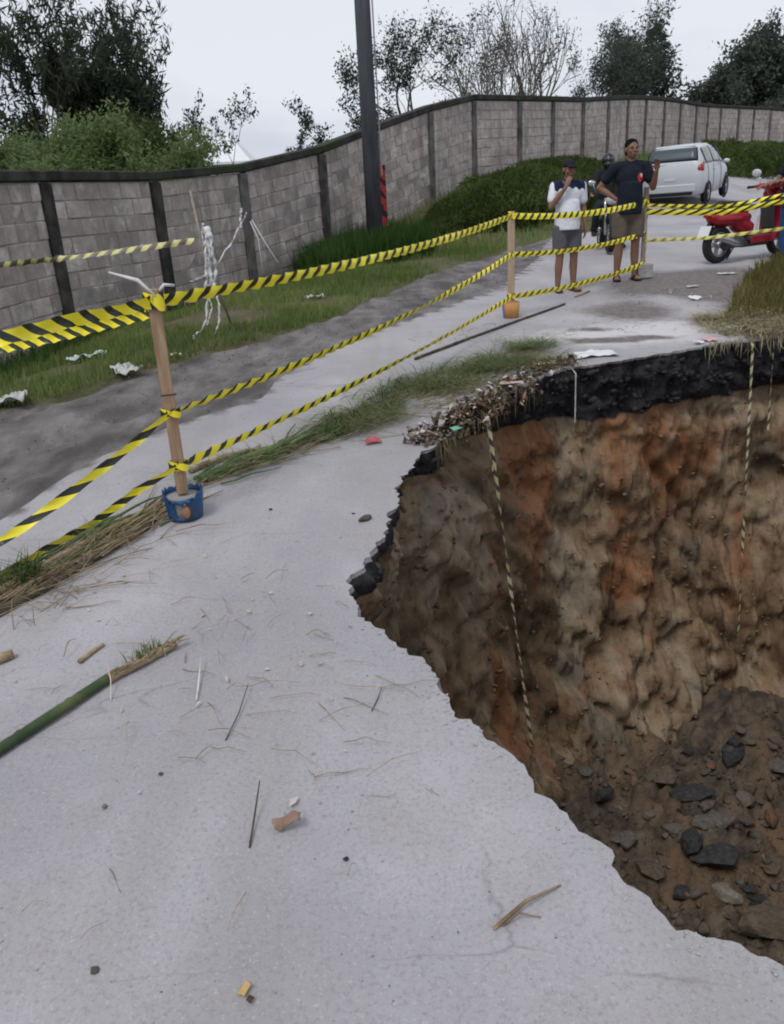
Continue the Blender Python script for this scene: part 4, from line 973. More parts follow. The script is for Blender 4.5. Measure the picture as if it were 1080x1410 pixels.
M_TAPE = tape_material('barrier_tape', (.92, .80, .035), (.020, .026, .016), .56)
M_TAPEF = tape_material('faded_tape', (.60, .56, .22), (.16, .15, .12), .5)
def tape(pts, width, label, period=.12, slant=.55, sag=.02, twist=.5, seed=0, m=None, name='barrier_tape', group='yellow and black barrier tapes', base_tilt=0.0, wraps=(), tstep=.012, crumple=.004, sync=.45):
    rs = np.random.default_rng(seed + 100); P = [Vector(p) for p in pts]; L = [0]
    for a, b_ in zip(P, P[1:]): L.append(L[-1] + (b_ - a).length)
    n = max(12, int(L[-1] / tstep)); ts = np.linspace(0, L[-1], n); X = np.array([np.interp(ts, L, [p[i] for p in P]) for i in range(3)]).T
    for i in range(len(P) - 1):
        mk = (ts >= L[i]) & (ts <= L[i + 1]); u = (ts[mk] - L[i]) / max(L[i + 1] - L[i], 1e-6); X[mk, 2] -= sag * (L[i + 1] - L[i]) * 4 * u * (1 - u)
    T = np.gradient(X, axis=0); T /= np.linalg.norm(T, axis=1)[:, None]
    side = np.cross(T, [0, 0, 1.0]); side /= np.linalg.norm(side, axis=1)[:, None] + 1e-9; upv = np.cross(side, T)
    th = base_tilt + twist * fbm(ts * 1.1 + seed * 7, ts * 0, seed, 3) * 1.6 + (.95 * sync * (.5 - .5 * np.cos((ts / period - .29) * 2 * PI)) if sync else 0)
    wv = width * (1 + .10 * np.sin(ts / period * 2 * PI + 1) + .12 * fbm(ts * 6, ts * 0, seed + 3, 2))
    ax = upv * np.cos(th)[:, None] + side * np.sin(th)[:, None]; nr = np.cross(T, ax)
    cols = 4; V = []; UV = []
    for j in range(cols + 1):
        s = j / cols - .5
        V.append(X + ax * (wv * s)[:, None] + nr * (crumple * fbm(ts * 14, ts * 0 + j * .7, seed + 9, 3) + .10 * width * math.cos(s * PI))[:, None]); UV.append(np.column_stack([ts / period, np.full(n, -s * slant)]))
    V = np.stack(V, 1).reshape(-1, 3); UV = np.stack(UV, 1).reshape(-1, 2); c1 = cols + 1
    ii = (np.arange(n - 1)[:, None] * c1 + np.arange(cols)[None]); Fq = np.stack([ii, ii + c1, ii + c1 + 1, ii + 1], -1).reshape(-1, 4)
    Vs, Fs, Us = [V], [Fq], [UV]; o = len(V)
    for (ctr, rx, ry, w2) in wraps:                      # the turns of tape round a stake
        ctr = np.array(ctr); k = 24; a = np.linspace(0, 2 * PI, k + 1); ring = []; uu = []
        for j in range(3):
            s = j / 2 - .5; ring.append(np.column_stack([ctr[0] + rx * np.cos(a), ctr[1] + ry * np.sin(a), ctr[2] + s * w2 + .006 * np.sin(3 * a + j)])); uu.append(np.column_stack([a * .04 / period + .55, np.full(k + 1, s * .5)]))
        Vs.append(np.stack(ring, 1).reshape(-1, 3)); Us.append(np.stack(uu, 1).reshape(-1, 2)); ii = np.arange(k)[:, None] * 3 + np.arange(2)[None] + o
        Fs.append(np.stack([ii, ii + 3, ii + 4, ii + 1], -1).reshape(-1, 4)); o += 3 * (k + 1)
    ob = npmesh(name, np.concatenate(Vs), np.concatenate(Fs), m or M_TAPE, smooth=True, uv=np.concatenate(Us))
    return props(ob, label, 'tape', group)
def on(Sp, px, py):
    return Vector((Sp.x, Sp.y, stake_top(Sp, px, py)))
A1, A2, A3 = on(S1, 213, 415), on(S1, 233, 568), on(S1, 247, 640)
B1, B2, B3 = on(S2, 703, 297), on(S2, 703, 350), on(S2, 703, 408)
C1, C2, C3 = on(S3, 884, 278), on(S3, 884, 321), on(S3, 884, 363)
f_ = Vector((0, -.035, 0))
tape([A1 + f_, B1 + f_], .054, 'uppermost tape between the tall bucket stake and the pale middle stake', .125, .55, .012, .45, 1, wraps=[(A1, .045, .037, .07), (B1, .04, .034, .06)])
tape([A2 + f_, B2 + f_], .045, 'middle tape between the tall bucket stake and the pale middle stake', .12, .6, .016, .7, 2, wraps=[(A2, .045, .036, .035)])
tape([A3 + f_, B3 + f_], .045, 'lowest tape between the tall bucket stake and the pale middle stake', .12, .3, .010, .4, 3, wraps=[(A3, .045, .036, .04), (B3, .04, .034, .05)])
tape([B1 + f_, C1 + f_], .060, 'uppermost tape from the middle stake past the two standing men', .12, .6, .020, .5, 4, wraps=[(C1, .036, .03, .05)])
tape([B2 + f_, C2 + f_], .050, 'middle tape from the middle stake across the legs of the two men', .12, .6, .020, .6, 5)
tape([B3 + f_, C3 + f_], .060, 'lowest tape from the middle stake in front of the two men\'s feet', .12, .5, .016, .4, 6, wraps=[(C3, .036, .03, .05)])
D1 = at(1130, 280, S3.y + .35); 
tape([on(S3, 884, 292) + f_, at(1000, 292, S3.y + .1), Vector((S4.x, S4.y, S4.z + .98))], .062, 'wide bold striped tape right of the weathered stake, before the red scooter', .16, 1.0, .004, .12, 7, sync=0)
tape([on(S3, 884, 283) + f_, at(1000, 284, S3.y + .2), Vector((S4.x, S4.y + .03, S4.z + 1.06))], .04, 'thin twisted tape lying along the top of the bold striped tape', .13, .6, .004, .5, 12)
tape([on(S3, 884, 331) + f_, at(980, 327, S3.y + .1), Vector((S4.x, S4.y, S4.z + .62))], .04, 'faded lower tape crossing the wheels of the red scooter', .13, .4, .006, .5, 8, m=tape_material('pale_tape', (.70, .64, .16), (.33, .32, .14), .62))
tape([A1 + f_, at(100, 440, S1.y - .42), at(0, 466, S1.y - .70), Vector((S0.x, S0.y, S0.z + .98))], .052, 'near tape with big yellow stripes running left from the tall bucket stake', .125, .55, .01, .35, 9)
tape([on(S1, 211, 428) - f_, at(100, 458, S1.y + .12), at(0, 479, S1.y + .16), at(-150, 510, S1.y + .3)], .05, 'second tape running left just beneath the near one', .075, .8, .0, .3, 10)
E0 = gp(-90, 800)
tape([A2 + f_, at(128, 655, S1.y - .32), at(0, 747, S1.y - .62), E0 + Vector((0, 0, .02))], .038, 'slack tape slanting down left from the middle of the tall bucket stake', .19, .5, .012, 1.2, 11)
tape([A3 + f_, at(190, 675, S1.y - .12), gp(135, 722) + Vector((0, 0, .02)), gp(60, 768) + Vector((0, 0, .03)), gp(5, 803) + Vector((0, 0, .03)), gp(-60, 838) + Vector((0, 0, .02))], .036, 'lowest slack tape dropping left into the pile of cut stalks', .17, .5, .006, 1.0, 13)

# ------------------------------------------------------------------ tape strips hanging into the hole
def hang(px0, py0, px1, py1, width, label, seed, m, off=.05, period=.10):
    i = int(np.argmin([abs((EYE + ray(px0, py0) * 1).x) if False else math.hypot(RIM[k, 0] - gp(px0, py0).x, RIM[k, 1] - gp(px0, py0).y) for k in range(0, ns, 6)])) * 6
    p = Vector((RIM[i, 0], RIM[i, 1], RZ[i])); nrm = Vector((RNS[i, 0], RNS[i, 1], 0))
    e = at(px1, py1, p.y + nrm.y * off); e = Vector((p.x + nrm.x * off + (e.x - p.x) * .5, p.y + nrm.y * off, e.z))
    pts_ = [p - nrm * .06 + Vector((0, 0, .015)), p - nrm * .02 + Vector((0, 0, .012)), p + nrm * .05 + Vector((0, 0, -.04)), e]
    tape(pts_, width, label, period, .3, 0, 2.2, seed, m, 'hanging_tape', 'loose tape strips hanging into the sinkhole', tstep=.008, crumple=.003)
M_TAPEP = tape_material('pale_hanging_tape', (.50, .46, .28), (.08, .07, .045), .55)
M_TAPEW = tape_material('white_hanging_tape', (.62, .62, .62), (.45, .45, .45), .6)
hang(655, 572, 661, 650, .020, 'short pale strip hanging beside the longest hanging tape under the litter', 20, M_TAPEP, .10)
hang(664, 566, 681, 1030, .024, 'longest striped tape strip hanging down the left part of the earth face', 21, M_TAPEP, .34)
hang(783, 505, 786, 582, .010, 'short white strip hanging over the black layer from the pale rim', 22, M_TAPEW, .06)
hang(1036, 467, 1019, 870, .022, 'long striped tape strip hanging from the straw, left one of the pair', 23, M_TAPEP, .22)
hang(1061, 464, 1059, 592, .020, 'shorter striped strip hanging from the straw, right one of the pair', 24, M_TAPEP, .10)

# ------------------------------------------------------------------ people
M_SKIN = mat('brown_skin', (.20, .105, .07), (.25, .135, .09), 9, .55, .1, 60)
M_HAIR = mat('black_hair', (.006, .0055, .0055), (.012, .011, .010), 30, .95, spec=.05)
def cloth(name, c, c2=None, sc=14): return mat(name, c, c2 or tuple(x * 1.25 for x in c), sc, .92, .9, 9)
M_EYE = mat('eye_dark', (.02, .015, .012), rough=.3)
def remesh(o, vox, sm=4):
    m = o.modifiers.new('skin', 'REMESH'); m.mode = 'VOXEL'; m.voxel_size = vox; m.use_smooth_shade = True
    k = o.modifiers.new('soft', 'SMOOTH'); k.factor = .5; k.iterations = sm
    return o
def hand(b, w, d, pn, curl=.5, side=1):
    """palm, four unequal fingers in two bent joints, thumb from the side of the palm. w wrist, d pointing direction, pn palm normal"""
    d = Vector(d).normalized(); pn = Vector(pn); pn = (pn - d * pn.dot(d)).normalized(); s = d.cross(pn) * side; w = Vector(w)
    rot = Matrix((s, d, pn)).transposed()
    b.ell(w + d * .048, (.040, .052, .018), rot)
    for k, ln in enumerate((.066, .075, .070, .055)):
        p = w + d * .088 + s * (.028 - .0185 * k); d1 = (d + pn * curl * .6).normalized(); d2 = (d + pn * curl * 1.8).normalized()
        q = p + d1 * ln * .55; b.rcone(p - d * .02, .0098, q, .0088, 8); b.rcone(q, .0088, q + d2 * ln * .5, .0072, 8)
    p = w + d * .03 + s * .034; q = p + (s * .7 + d * .6 + pn * .3).normalized() * .04; b.rcone(p - s * .01, .012, q, .010, 8); b.rcone(q, .010, q + (d * .9 + pn * curl * .5 + s * .15).normalized() * .03, .008, 8)
def head(b, c, yaw=0.0, nod=0.0):
    r = Matrix.Rotation(yaw, 3, 'Z') @ Matrix.Rotation(nod, 3, 'X'); c = Vector(c); P = lambda x, y, z: c + r @ Vector((x, y, z))
    b.ell(P(0, .012, .03), (.076, .094, .088), r); b.ell(P(0, -.018, -.035), (.060, .070, .075), r); b.ell(P(0, -.045, -.078), (.034, .036, .028), r)
    b.rcone(P(0, -.083, .018), .009, P(0, -.104, -.022), .014, 10); b.ell(P(0, -.097, -.026), (.019, .012, .009), r)      # nose
    b.ell(P(-.033, -.072, .020), (.026, .016, .011), r); b.ell(P(.033, -.072, .020), (.026, .016, .011), r)                  # brows
    b.ell(P(-.04, -.062, -.02), (.024, .022, .022), r); b.ell(P(.04, -.062, -.02), (.024, .022, .022), r)                   # cheeks
    b.ell(P(0, -.084, -.052), (.024, .013, .006), r); b.ell(P(0, -.081, -.063), (.021, .013, .007), r)                    # lips
    for s in (-1, 1): b.ell(P(s * .078, .012, -.005), (.010, .022, .033), r)
    return r, P
def person(loc, rz, label, arms, hip=.86, lean=(0, 0), legs=None, skin=None, face=(0, 0), top=None, bottom=None, hair='short', sleeve=.55, shorts=.5, scale=1.0, belly=1.0, shoes=None, top_dark=None, longleg=False):
    skin = skin or M_SKIN
    t = thing('person', loc, label, 'person', rz); t.scale = (scale,) * 3
    lx, ly = lean; sh = Vector((lx, ly, hip + .50)); nk = sh + Vector((0, -.005, .055)); hd = sh + Vector((0, -.02, .185))
    b = B()
    b.ell((0, 0, hip + .02), (.155, .11, .12)); b.rcone((0, 0, hip + .05), .125, (lx * .6, ly * .6, hip + .28), .125 * belly); b.ell((lx * .9, ly * .9, hip + .37), (.165, .112, .15)); b.rcone(sh + Vector((-.12, 0, 0)), .062, sh + Vector((.12, 0, 0)), .062)
    b.rcone(nk, .058, hd + Vector((0, .01, -.06)), .052)
    r, HP = head(b, hd, *face)
    legs = legs or [((-.095, 0, hip - .04), (-.10, -.015, .46), (-.11, .02, .08), 8), ((.095, 0, hip - .04), (.10, -.015, .46), (.115, .02, .08), -8)]
    for (a, k, f, toe) in legs:
        b.rcone(a, .088, k, .055); b.rcone(k, .053, Vector(k).lerp(Vector(f), .35) + Vector((0, .012, 0)), .056); b.rcone(Vector(k).lerp(Vector(f), .35) + Vector((0, .012, 0)), .056, f, .036)
        dirn = Vector((math.sin(R(-toe)), -math.cos(R(toe)), 0)); f0 = Vector((f[0], f[1], f[2] - .045)); b.rcone(f0 - dirn * .035, .034, f0 + dirn * .13, .026); b.ell(f0 + dirn * .14 + Vector((0, 0, -.008)), (.043, .05, .018))
    for (s, e, w, d, pn, cu, sd_) in arms:
        s_, e, w = Vector(s), Vector(e), Vector(w)
        b.rcone(s_, .052, e, .038); b.rcone(e, .039, e.lerp(w, .3), .040); b.rcone(e.lerp(w, .3), .040, w, .025); hand(b, w, d, pn, cu, sd_)
    remesh(b.build('body', skin, t, True), .0075, 4)
    c = B(); c.tube([(0, 0, hip - .06), (0, 0, hip + .05), (lx * .3, ly * .3 - .012 * belly, hip + .16), (lx * .6, ly * .6, hip + .30)], [.172, .170, .160 * belly, .155], 22); c.ell((lx * .9, ly * .9, hip + .37), (.185, .130, .165)); c.rcone(sh + Vector((-.13, 0, -.005)), .072, sh + Vector((.13, 0, -.005)), .072); c.rcone(nk + Vector((0, .01, -.03)), .078, nk + Vector((0, .01, 0)), .066)
    for (s, e, w, d, pn, cu, sd_) in arms:
        s_, e, w = Vector(s), Vector(e), Vector(w); en = s_.lerp(e, min(sleeve * 1.15, 1)); c.rcone(s_, .072, en, .066 if sleeve < .7 else .05)
        if sleeve > .7: c.rcone(s_.lerp(e, .8), .055, e, .05); c.rcone(e, .05, e.lerp(w, .9), .04)
    remesh(c.build('shirt', top, t, True), .011, 5)
    s = B(); s.ell((0, 0, hip), (.175, .128, .115)); s.rcone((0, 0, hip + .05), .142, (0, 0, hip - .02), .15)
    for (a, k, f, toe) in legs:
        a, k, f = Vector(a), Vector(k), Vector(f)
        if longleg: s.rcone(a, .105, k, .075); s.rcone(k, .075, k.lerp(f, .92), .062)
        else:
            en = a.lerp(k, shorts * 1.9); s.tube([a + Vector((0, 0, .03)), a.lerp(k, .3), en], [.105, .108, .102], 18)
    remesh(s.build('trousers' if longleg else 'shorts', bottom, t, True), .011, 4)
    hb = B()
    if hair == 'short':
        hb.ell(HP(0, .022, .048), (.083, .096, .083), r); hb.ell(HP(0, .05, .0), (.076, .066, .075), r)
        remesh(hb.build('hair', M_HAIR, t, True), .009, 3)
    elif hair == 'cap':
        hb.ell(HP(0, .014, .052), (.086, .103, .080), r, zmin=-.25); hb.ell(HP(0, -.10, .040), (.066, .062, .010), r); remesh(hb.build('cap', cloth('cap_cloth', (.012, .013, .018)), t, True), .008, 3)
        hb = B(); hb.ell(HP(0, .045, .0), (.075, .064, .07), r); hb.build('hair', M_HAIR, t, True)
    elif hair == 'helmet':
        hb.ell(HP(0, .01, .02), (.125, .145, .135), r); hb.ell(HP(0, -.05, -.06), (.10, .10, .075), r); o = remesh(hb.build('helmet', mat('helmet_shell', (.010, .010, .012), rough=.25, spec=.5), t, True), .012, 4)
        vb = B(); vb.ell(HP(0, -.075, .03), (.098, .078, .055), r); vb.build('visor', mat('visor', (.03, .035, .04), rough=.12, spec=.6), o, True)
    if hair != 'helmet':
        for s_ in (-1, 1): e = B(); e.ell(HP(s_ * .032, -.082, .004), (.007, .005, .0035), r, nu=10, nv=6); e.build('eye', M_EYE, t, True)
        for s_ in (-1, 1): e = B(); e.ell(HP(s_ * .033, -.090, .024), (.020, .005, .0035), r, nu=10, nv=6); e.build('eyebrow', M_HAIR, t, True)
    for (a, k, f, toe) in legs:
        dirn = Vector((math.sin(R(-toe)), -math.cos(R(toe)), 0)); f0 = Vector((f[0], f[1], f[2])); rt = Matrix.Rotation(R(-toe), 3, 'Z'); e = B()
        if shoes == 'shoe':
            e.ell(f0 + dirn * .06 + Vector((0, 0, -.035)), (.052, .14, .05), rt, zmin=-.8); e.build('shoe', mat('dark_shoe', (.02, .02, .022), rough=.7), t, True)
        else:
            e.box(f0 + dirn * .055 + Vector((0, 0, -.070)), (.092, .25, .018), rt, .006)
            p = f0 + dirn * .10 + Vector((0, 0, -.062))
            for sd_ in (-1, 1): e.tube([p + dirn * .03, p + rt @ Vector((sd_ * .028, .02, .045)), p + rt @ Vector((sd_ * .046, .06, 0))], .009, 6)
            e.build('sandal', shoes, t, True)
    return t
# two-tone shirt: navy yoke over white
def shirt_two():
    m = cloth('white_navy_shirt', (.66, .68, .74), (.74, .76, .81)); n = m.node_tree.nodes; l = m.node_tree.links; b = n['Principled BSDF']
    src = b.inputs['Base Color'].links[0].from_socket
    t = n.new('ShaderNodeTexCoord'); s = n.new('ShaderNodeSeparateXYZ'); l.new(t.outputs['Object'], s.inputs[0])
    ab = n.new('ShaderNodeMath'); ab.operation = 'ABSOLUTE'; l.new(s.outputs['X'], ab.inputs[0])
    sn = n.new('ShaderNodeMath'); sn.operation = 'SINE'; sm = n.new('ShaderNodeMath'); sm.operation = 'MULTIPLY'; sm.inputs[1].default_value = 62; l.new(s.outputs['X'], sm.inputs[0]); l.new(sm.outputs[0], sn.inputs[0])
    z = n.new('ShaderNodeMath'); z.operation = 'MULTIPLY_ADD'; z.inputs[1].default_value = .014; l.new(sn.outputs[0], z.inputs[0]); l.new(s.outputs['Z'], z.inputs[2])
    z2 = n.new('ShaderNodeMath'); z2.operation = 'MULTIPLY_ADD'; z2.inputs[1].default_value = .16; l.new(ab.outputs[0], z2.inputs[0]); l.new(z.outputs[0], z2.inputs[2])
    g = n.new('ShaderNodeMath'); g.operation = 'GREATER_THAN'; g.inputs[1].default_value = 1.328; l.new(z2.outputs[0], g.inputs[0])
    w = n.new('ShaderNodeMath'); w.operation = 'LESS_THAN'; w.inputs[1].default_value = .215; l.new(ab.outputs[0], w.inputs[0])
    a = n.new('ShaderNodeMath'); a.operation = 'MULTIPLY'; l.new(g.outputs[0], a.inputs[0]); l.new(w.outputs[0], a.inputs[1])
    k = n.new('ShaderNodeMix'); k.data_type = 'RGBA'; l.new(a.outputs[0], k.inputs['Factor']); l.new(src, k.inputs['A']); k.inputs['B'].default_value = (.012, .018, .05, 1); l.new(k.outputs['Result'], b.inputs['Base Color'])
    return m
def shirt_logo():
    m = cloth('dark_navy_shirt', (.008, .011, .020)); n = m.node_tree.nodes; l = m.node_tree.links; b = n['Principled BSDF']; src = b.inputs['Base Color'].links[0].from_socket
    t = n.new('ShaderNodeTexCoord')
    def disc(x, z, rx, rz, col, src):
        q = n.new('ShaderNodeMapping'); q.inputs['Location'].default_value = (-x / rx, 0, -z / rz); q.inputs['Scale'].default_value = (1 / rx, 0, 1 / rz); l.new(t.outputs['Object'], q.inputs['Vector'])
        d = n.new('ShaderNodeVectorMath'); d.operation = 'LENGTH'; l.new(q.outputs['Vector'], d.inputs[0]); g = n.new('ShaderNodeMath'); g.operation = 'LESS_THAN'; g.inputs[1].default_value = 1; l.new(d.outputs['Value'], g.inputs[0])
        s = n.new('ShaderNodeSeparateXYZ'); l.new(t.outputs['Object'], s.inputs[0]); f = n.new('ShaderNodeMath'); f.operation = 'LESS_THAN'; f.inputs[1].default_value = -.03; l.new(s.outputs['Y'], f.inputs[0])
        a = n.new('ShaderNodeMath'); a.operation = 'MULTIPLY'; l.new(g.outputs[0], a.inputs[0]); l.new(f.outputs[0], a.inputs[1])
        k = n.new('ShaderNodeMix'); k.data_type = 'RGBA'; l.new(a.outputs[0], k.inputs['Factor']); l.new(src, k.inputs['A']); k.inputs['B'].default_value = (*col, 1); return k.outputs['Result']
    c = disc(.10, 1.225, .036, .052, (.50, .035, .055), src); c = disc(.112, 1.248, .014, .020, (.72, .62, .64), c); l.new(c, b.inputs['Base Color'])
    return m
M_GREY_SH = cloth('grey_shorts', (.085, .082, .090)); M_KHAKI = cloth('khaki_shorts', (.105, .085, .062))
M_SAND = mat('brown_sandal', (.10, .06, .04), rough=.7); M_SANDK = mat('black_sandal', (.015, .015, .018), rough=.6)
g = gp(779, 401); p1 = person(g, R(8), 'man in white shirt with navy shoulders and grey shorts, hand raised to mouth',
    [((-.185, 0, 1.345), (-.255, -.06, 1.10), (-.10, -.185, 1.33), (.35, .10, .8), (.5, .7, 0), .5, 1), ((.185, 0, 1.345), (.235, .03, 1.08), (.245, -.03, .84), (.02, -.1, -1), (-1, 0, 0), .45, 1)],
    face=(R(4), R(4)), top=shirt_two(), bottom=M_GREY_SH, hair='cap', shoes=M_SAND, scale=.82, belly=1.04, shorts=.44)
g = gp(861, 386); p2 = person(g, R(-4), 'man in dark navy T-shirt with red chest emblem, one hand on hip, one raised',
    [((-.19, 0, 1.345), (-.36, .07, 1.13), (-.17, -.03, .99), (.75, -.25, -.5), (.2, .9, -.3), .4, -1), ((.19, 0, 1.345), (.275, -.05, 1.10), (.275, -.17, 1.29), (-.05, -.35, 1), (-.5, -1, 0), .9, -1)],
    face=(R(10), R(-2)), top=shirt_logo(), bottom=M_KHAKI, hair='short', shoes=M_SANDK, scale=.925, sleeve=.50, shorts=.44)

# rider on a motorcycle behind the two men
M_BLK = mat('black_plastic', (.012, .012, .013), rough=.5); M_TYRE = mat('tyre_rubber', (.016, .016, .017), (.03, .03, .03), 30, .9); M_CHR = mat('bright_metal', (.55, .55, .56), rough=.25, metal=1.0); M_ALU = mat('cast_alloy', (.38, .38, .39), rough=.4, metal=.9)
def wheel(parent, c, r, w, spokes=6, axis=(0, 1, 0), disc=True, tyre_m=None, rim_frac=.66, name='wheel'):
    c = Vector(c); b = B(); k = r * rim_frac
    b.lathe([(k, -w * .42), (k + (r - k) * .5, -w * .5), (r * .96, -w * .36), (r, 0), (r * .96, w * .36), (k + (r - k) * .5, w * .5), (k, w * .42)], c, axis, 32); t = b.build(name, tyre_m or M_TYRE, parent, True)
    b = B(); b.lathe([(k * 1.01, -w * .40), (k * .90, -w * .34), (k * .88, 0), (k * .90, w * .34), (k * 1.01, w * .40)], c, axis, 28)
    ax = Vector(axis).normalized(); u = ax.orthogonal().normalized(); v = ax.cross(u)
    for i in range(spokes):
        a = 2 * PI * i / spokes; d = u * math.cos(a) + v * math.sin(a); e = -u * math.sin(a) + v * math.cos(a); rot = Matrix((d, e, ax)).transposed()
        b.box(c + d * k * .5, (k * .92, k * .17, w * .5), rot, .003)
    b.lathe([(0, -w * .5), (k * .24, -w * .5), (k * .27, 0), (k * .24, w * .5), (0, w * .5)], c, axis, 16, False); b.build('rim', M_ALU, t, True)
    return t
g = gp(833, 344); mt = thing('motorcycle', g, 'dark motorcycle facing the barrier, half hidden between the two standing men', 'motorcycle', R(-98))
wheel(mt, (.66, 0, .29), .29, .09, 8); wheel(mt, (-.62, 0, .29), .29, .11, 8)
b = B(); b.ell((.08, 0, .78), (.28, .14, .13)); b.rcone((-.1, 0, .75), .11, (-.62, 0, .80), .08); b.ell((.02, 0, .48), (.24, .14, .17)); b.rcone((.3, 0, .80), .07, (.46, 0, .86), .05); remesh(b.build('frame_body', M_BLK, mt, True), .02, 3)
b = B(); b.rcone((-.10, 0, .82), .09, (-.60, 0, .88), .075); b.build('seat', M_BLK, mt, True)
for s in (-1, 1):
    b = B(); b.tube([(.66, s * .085, .29), (.48, s * .085, .80), (.44, s * .085, .92)], [.026, .026, .02], 8); b.build('fork_leg', M_CHR, mt, True)
    b = B(); b.tube([(.40, s * .06, .95), (.36, s * .22, 1.02), (.28, s * .36, 1.00)], .016, 8); b.build('handlebar', M_BLK, mt, True)
    b = B(); b.tube([(.36, s * .25, 1.02), (.38, s * .30, 1.16)], .007, 6); b.ell((.38, s * .33, 1.19), (.012, .07, .045)); b.build('mirror', M_CHR, mt, True)
b = B(); b.ell((.56, 0, .88), (.07, .085, .085)); b.build('headlight', mat('lamp_glass', (.5, .5, .5), rough=.1), mt, True)
b = B(); b.lathe([(.30, -.06), (.325, -.05), (.325, .05), (.30, .06)], (.66, 0, .30), (0, 1, 0), 30); b.build('mudguard', M_BLK, mt, True)
b = B(); b.tube([(.25, -.14, .40), (-.1, -.16, .30), (-.7, -.18, .36)], [.03, .035, .045], 10); b.build('exhaust', M_CHR, mt, True)
mt.scale = (.81,) * 3
hipz = .90; fr = Matrix.Rotation(R(-8), 3, 'Z')
person(g + Vector((.03, .14, 0)), R(-8), 'rider in a black helmet and dark jacket sitting on the dark motorcycle',
    [((-.18, -.08, 1.38), (-.29, -.22, 1.16), (-.33, -.40, 1.03), (0, -1, -.1), (0, 0, -1), .9, 1), ((.18, -.08, 1.38), (.29, -.22, 1.16), (.33, -.40, 1.03), (0, -1, -.1), (0, 0, -1), .9, 1)],
    hip=.90, lean=(0, -.08), legs=[((-.10, 0, .86), (-.22, -.38, .70), (-.24, -.20, .33), 0), ((.10, 0, .86), (.24, -.34, .62), (.30, -.18, .09), -10)],
    top=cloth('dark_jacket', (.014, .016, .020)), bottom=cloth('dark_trousers', (.02, .021, .026)), hair='helmet', sleeve=.9, shoes='shoe', longleg=True, scale=.80)
# man at the right edge
g = gp(1083, 357); person(g, R(-78), 'man in dark shirt and blue jeans with his hand on the red scooter',
    [((-.18, 0, 1.345), (-.24, -.12, 1.10), (-.16, -.36, 1.06), (0, -1, -.1), (0, 0, -1), .8, 1), ((.18, -.02, 1.345), (.25, -.12, 1.09), (.15, -.385, 1.10), (-.2, -1, -.1), (0, 0, -1), .8, 1)],
    face=(0, R(8)), top=cloth('dark_blue_shirt', (.010, .013, .024)), bottom=cloth('blue_jeans', (.025, .075, .19), (.04, .10, .24)), hair='short', shoes='shoe', longleg=True, sleeve=.42, scale=.87)

# ------------------------------------------------------------------ red scooter
M_RED = mat('red_lacquer', (.30, .012, .022), (.34, .016, .028), 3, .28, spec=.5); M_WHT = mat('white_plastic', (.62, .62, .62), rough=.45); M_DGR = mat('dark_grey_plastic', (.05, .05, .052), rough=.6)
r0_ = gp(983, 363); sc = thing('scooter', (0, 0, 0), 'red motor scooter with round mirrors and white plate, parked beyond the barrier', 'scooter')
hd_ = R(24); sc.rotation_euler = (0, 0, hd_); fx = Vector((math.cos(hd_), math.sin(hd_), 0)); cc = r0_ + fx * .60; sc.scale = (.90,) * 3; sc.location = (cc.x, cc.y, h1(cc.x, cc.y)); sc.rotation_euler = (0, math.atan(-.08 * math.sin(hd_)), hd_)
wheel(sc, (-.62, 0, .26), .26, .12, 5); wheel(sc, (.64, 0, .26), .26, .10, 5)
b = B(); b.ell((-.42, 0, .60), (.42, .155, .115)); b.ell((-.70, 0, .64), (.16, .10, .07)); b.rcone((-.25, 0, .52), .13, (-.05, 0, .42), .12); remesh(b.build('tail_body', M_RED, sc, True), .016, 4)
b = B(); b.rcone((-.12, 0, .735), .085, (-.60, 0, .765), .095); b.ell((-.35, 0, .74), (.36, .125, .065)); remesh(b.build('seat', M_BLK, sc, True), .016, 4)
b = B(); b.box((.12, 0, .30), (.52, .30, .07), None, .02); b.box((.05, 0, .23), (.55, .2, .09), None, .02); b.build('footboard', M_DGR, sc)
b = B(); b.box((.12, -.152, .285), (.50, .02, .10), None, .008); b.box((.12, .152, .285), (.50, .02, .10), None, .008); b.build('side_skirt', M_RED, sc)
b = B()
for k in range(30):
    f = k / 29; z = .30 + .60 * f; x = .40 + .10 * math.sin(f * 2.2) - .05 * f; wd = .17 + .05 * math.sin(f * PI); b.rcone((x, -wd + .05, z), .05, (x + .03, 0, z), .055, 10); b.rcone((x + .03, 0, z), .055, (x, wd - .05, z), .05, 10)
remesh(b.build('leg_shield', M_RED, sc, True), .014, 5)
b = B(); b.box((.345, 0, .62), (.02, .25, .42), Matrix.Rotation(R(-8), 3, 'Y'), .008); b.build('inner_panel', M_DGR, sc)
b = B(); b.box((-.02, -.135, .50), (.07, .03, .26), Matrix.Rotation(R(10), 3, 'Y'), .01); b.build('pale_trim', M_WHT, sc)
b = B()
for k in range(13):
    a = R(20) + R(140) * k / 12; b.rcone((.64 + .295 * math.cos(a), -.045, .26 + .295 * math.sin(a)), .018, (.64 + .295 * math.cos(a), .045, .26 + .295 * math.sin(a)), .018, 8)
remesh(b.build('front_mudguard', M_RED, sc, True), .012, 3)
b = B()
for k in range(9):
    a = R(80) + R(70) * k / 8; b.rcone((-.62 + .30 * math.cos(a), -.05, .26 + .30 * math.sin(a)), .016, (-.62 + .30 * math.cos(a), .05, .26 + .30 * math.sin(a)), .016, 8)
remesh(b.build('rear_mudguard', M_BLK, sc, True), .012, 3)
for s in (-1, 1):
    b = B(); b.tube([(.64, s * .062, .225), (.52, s * .062, .52)], .022, 8); b.build('fork_leg', M_ALU, sc, True)
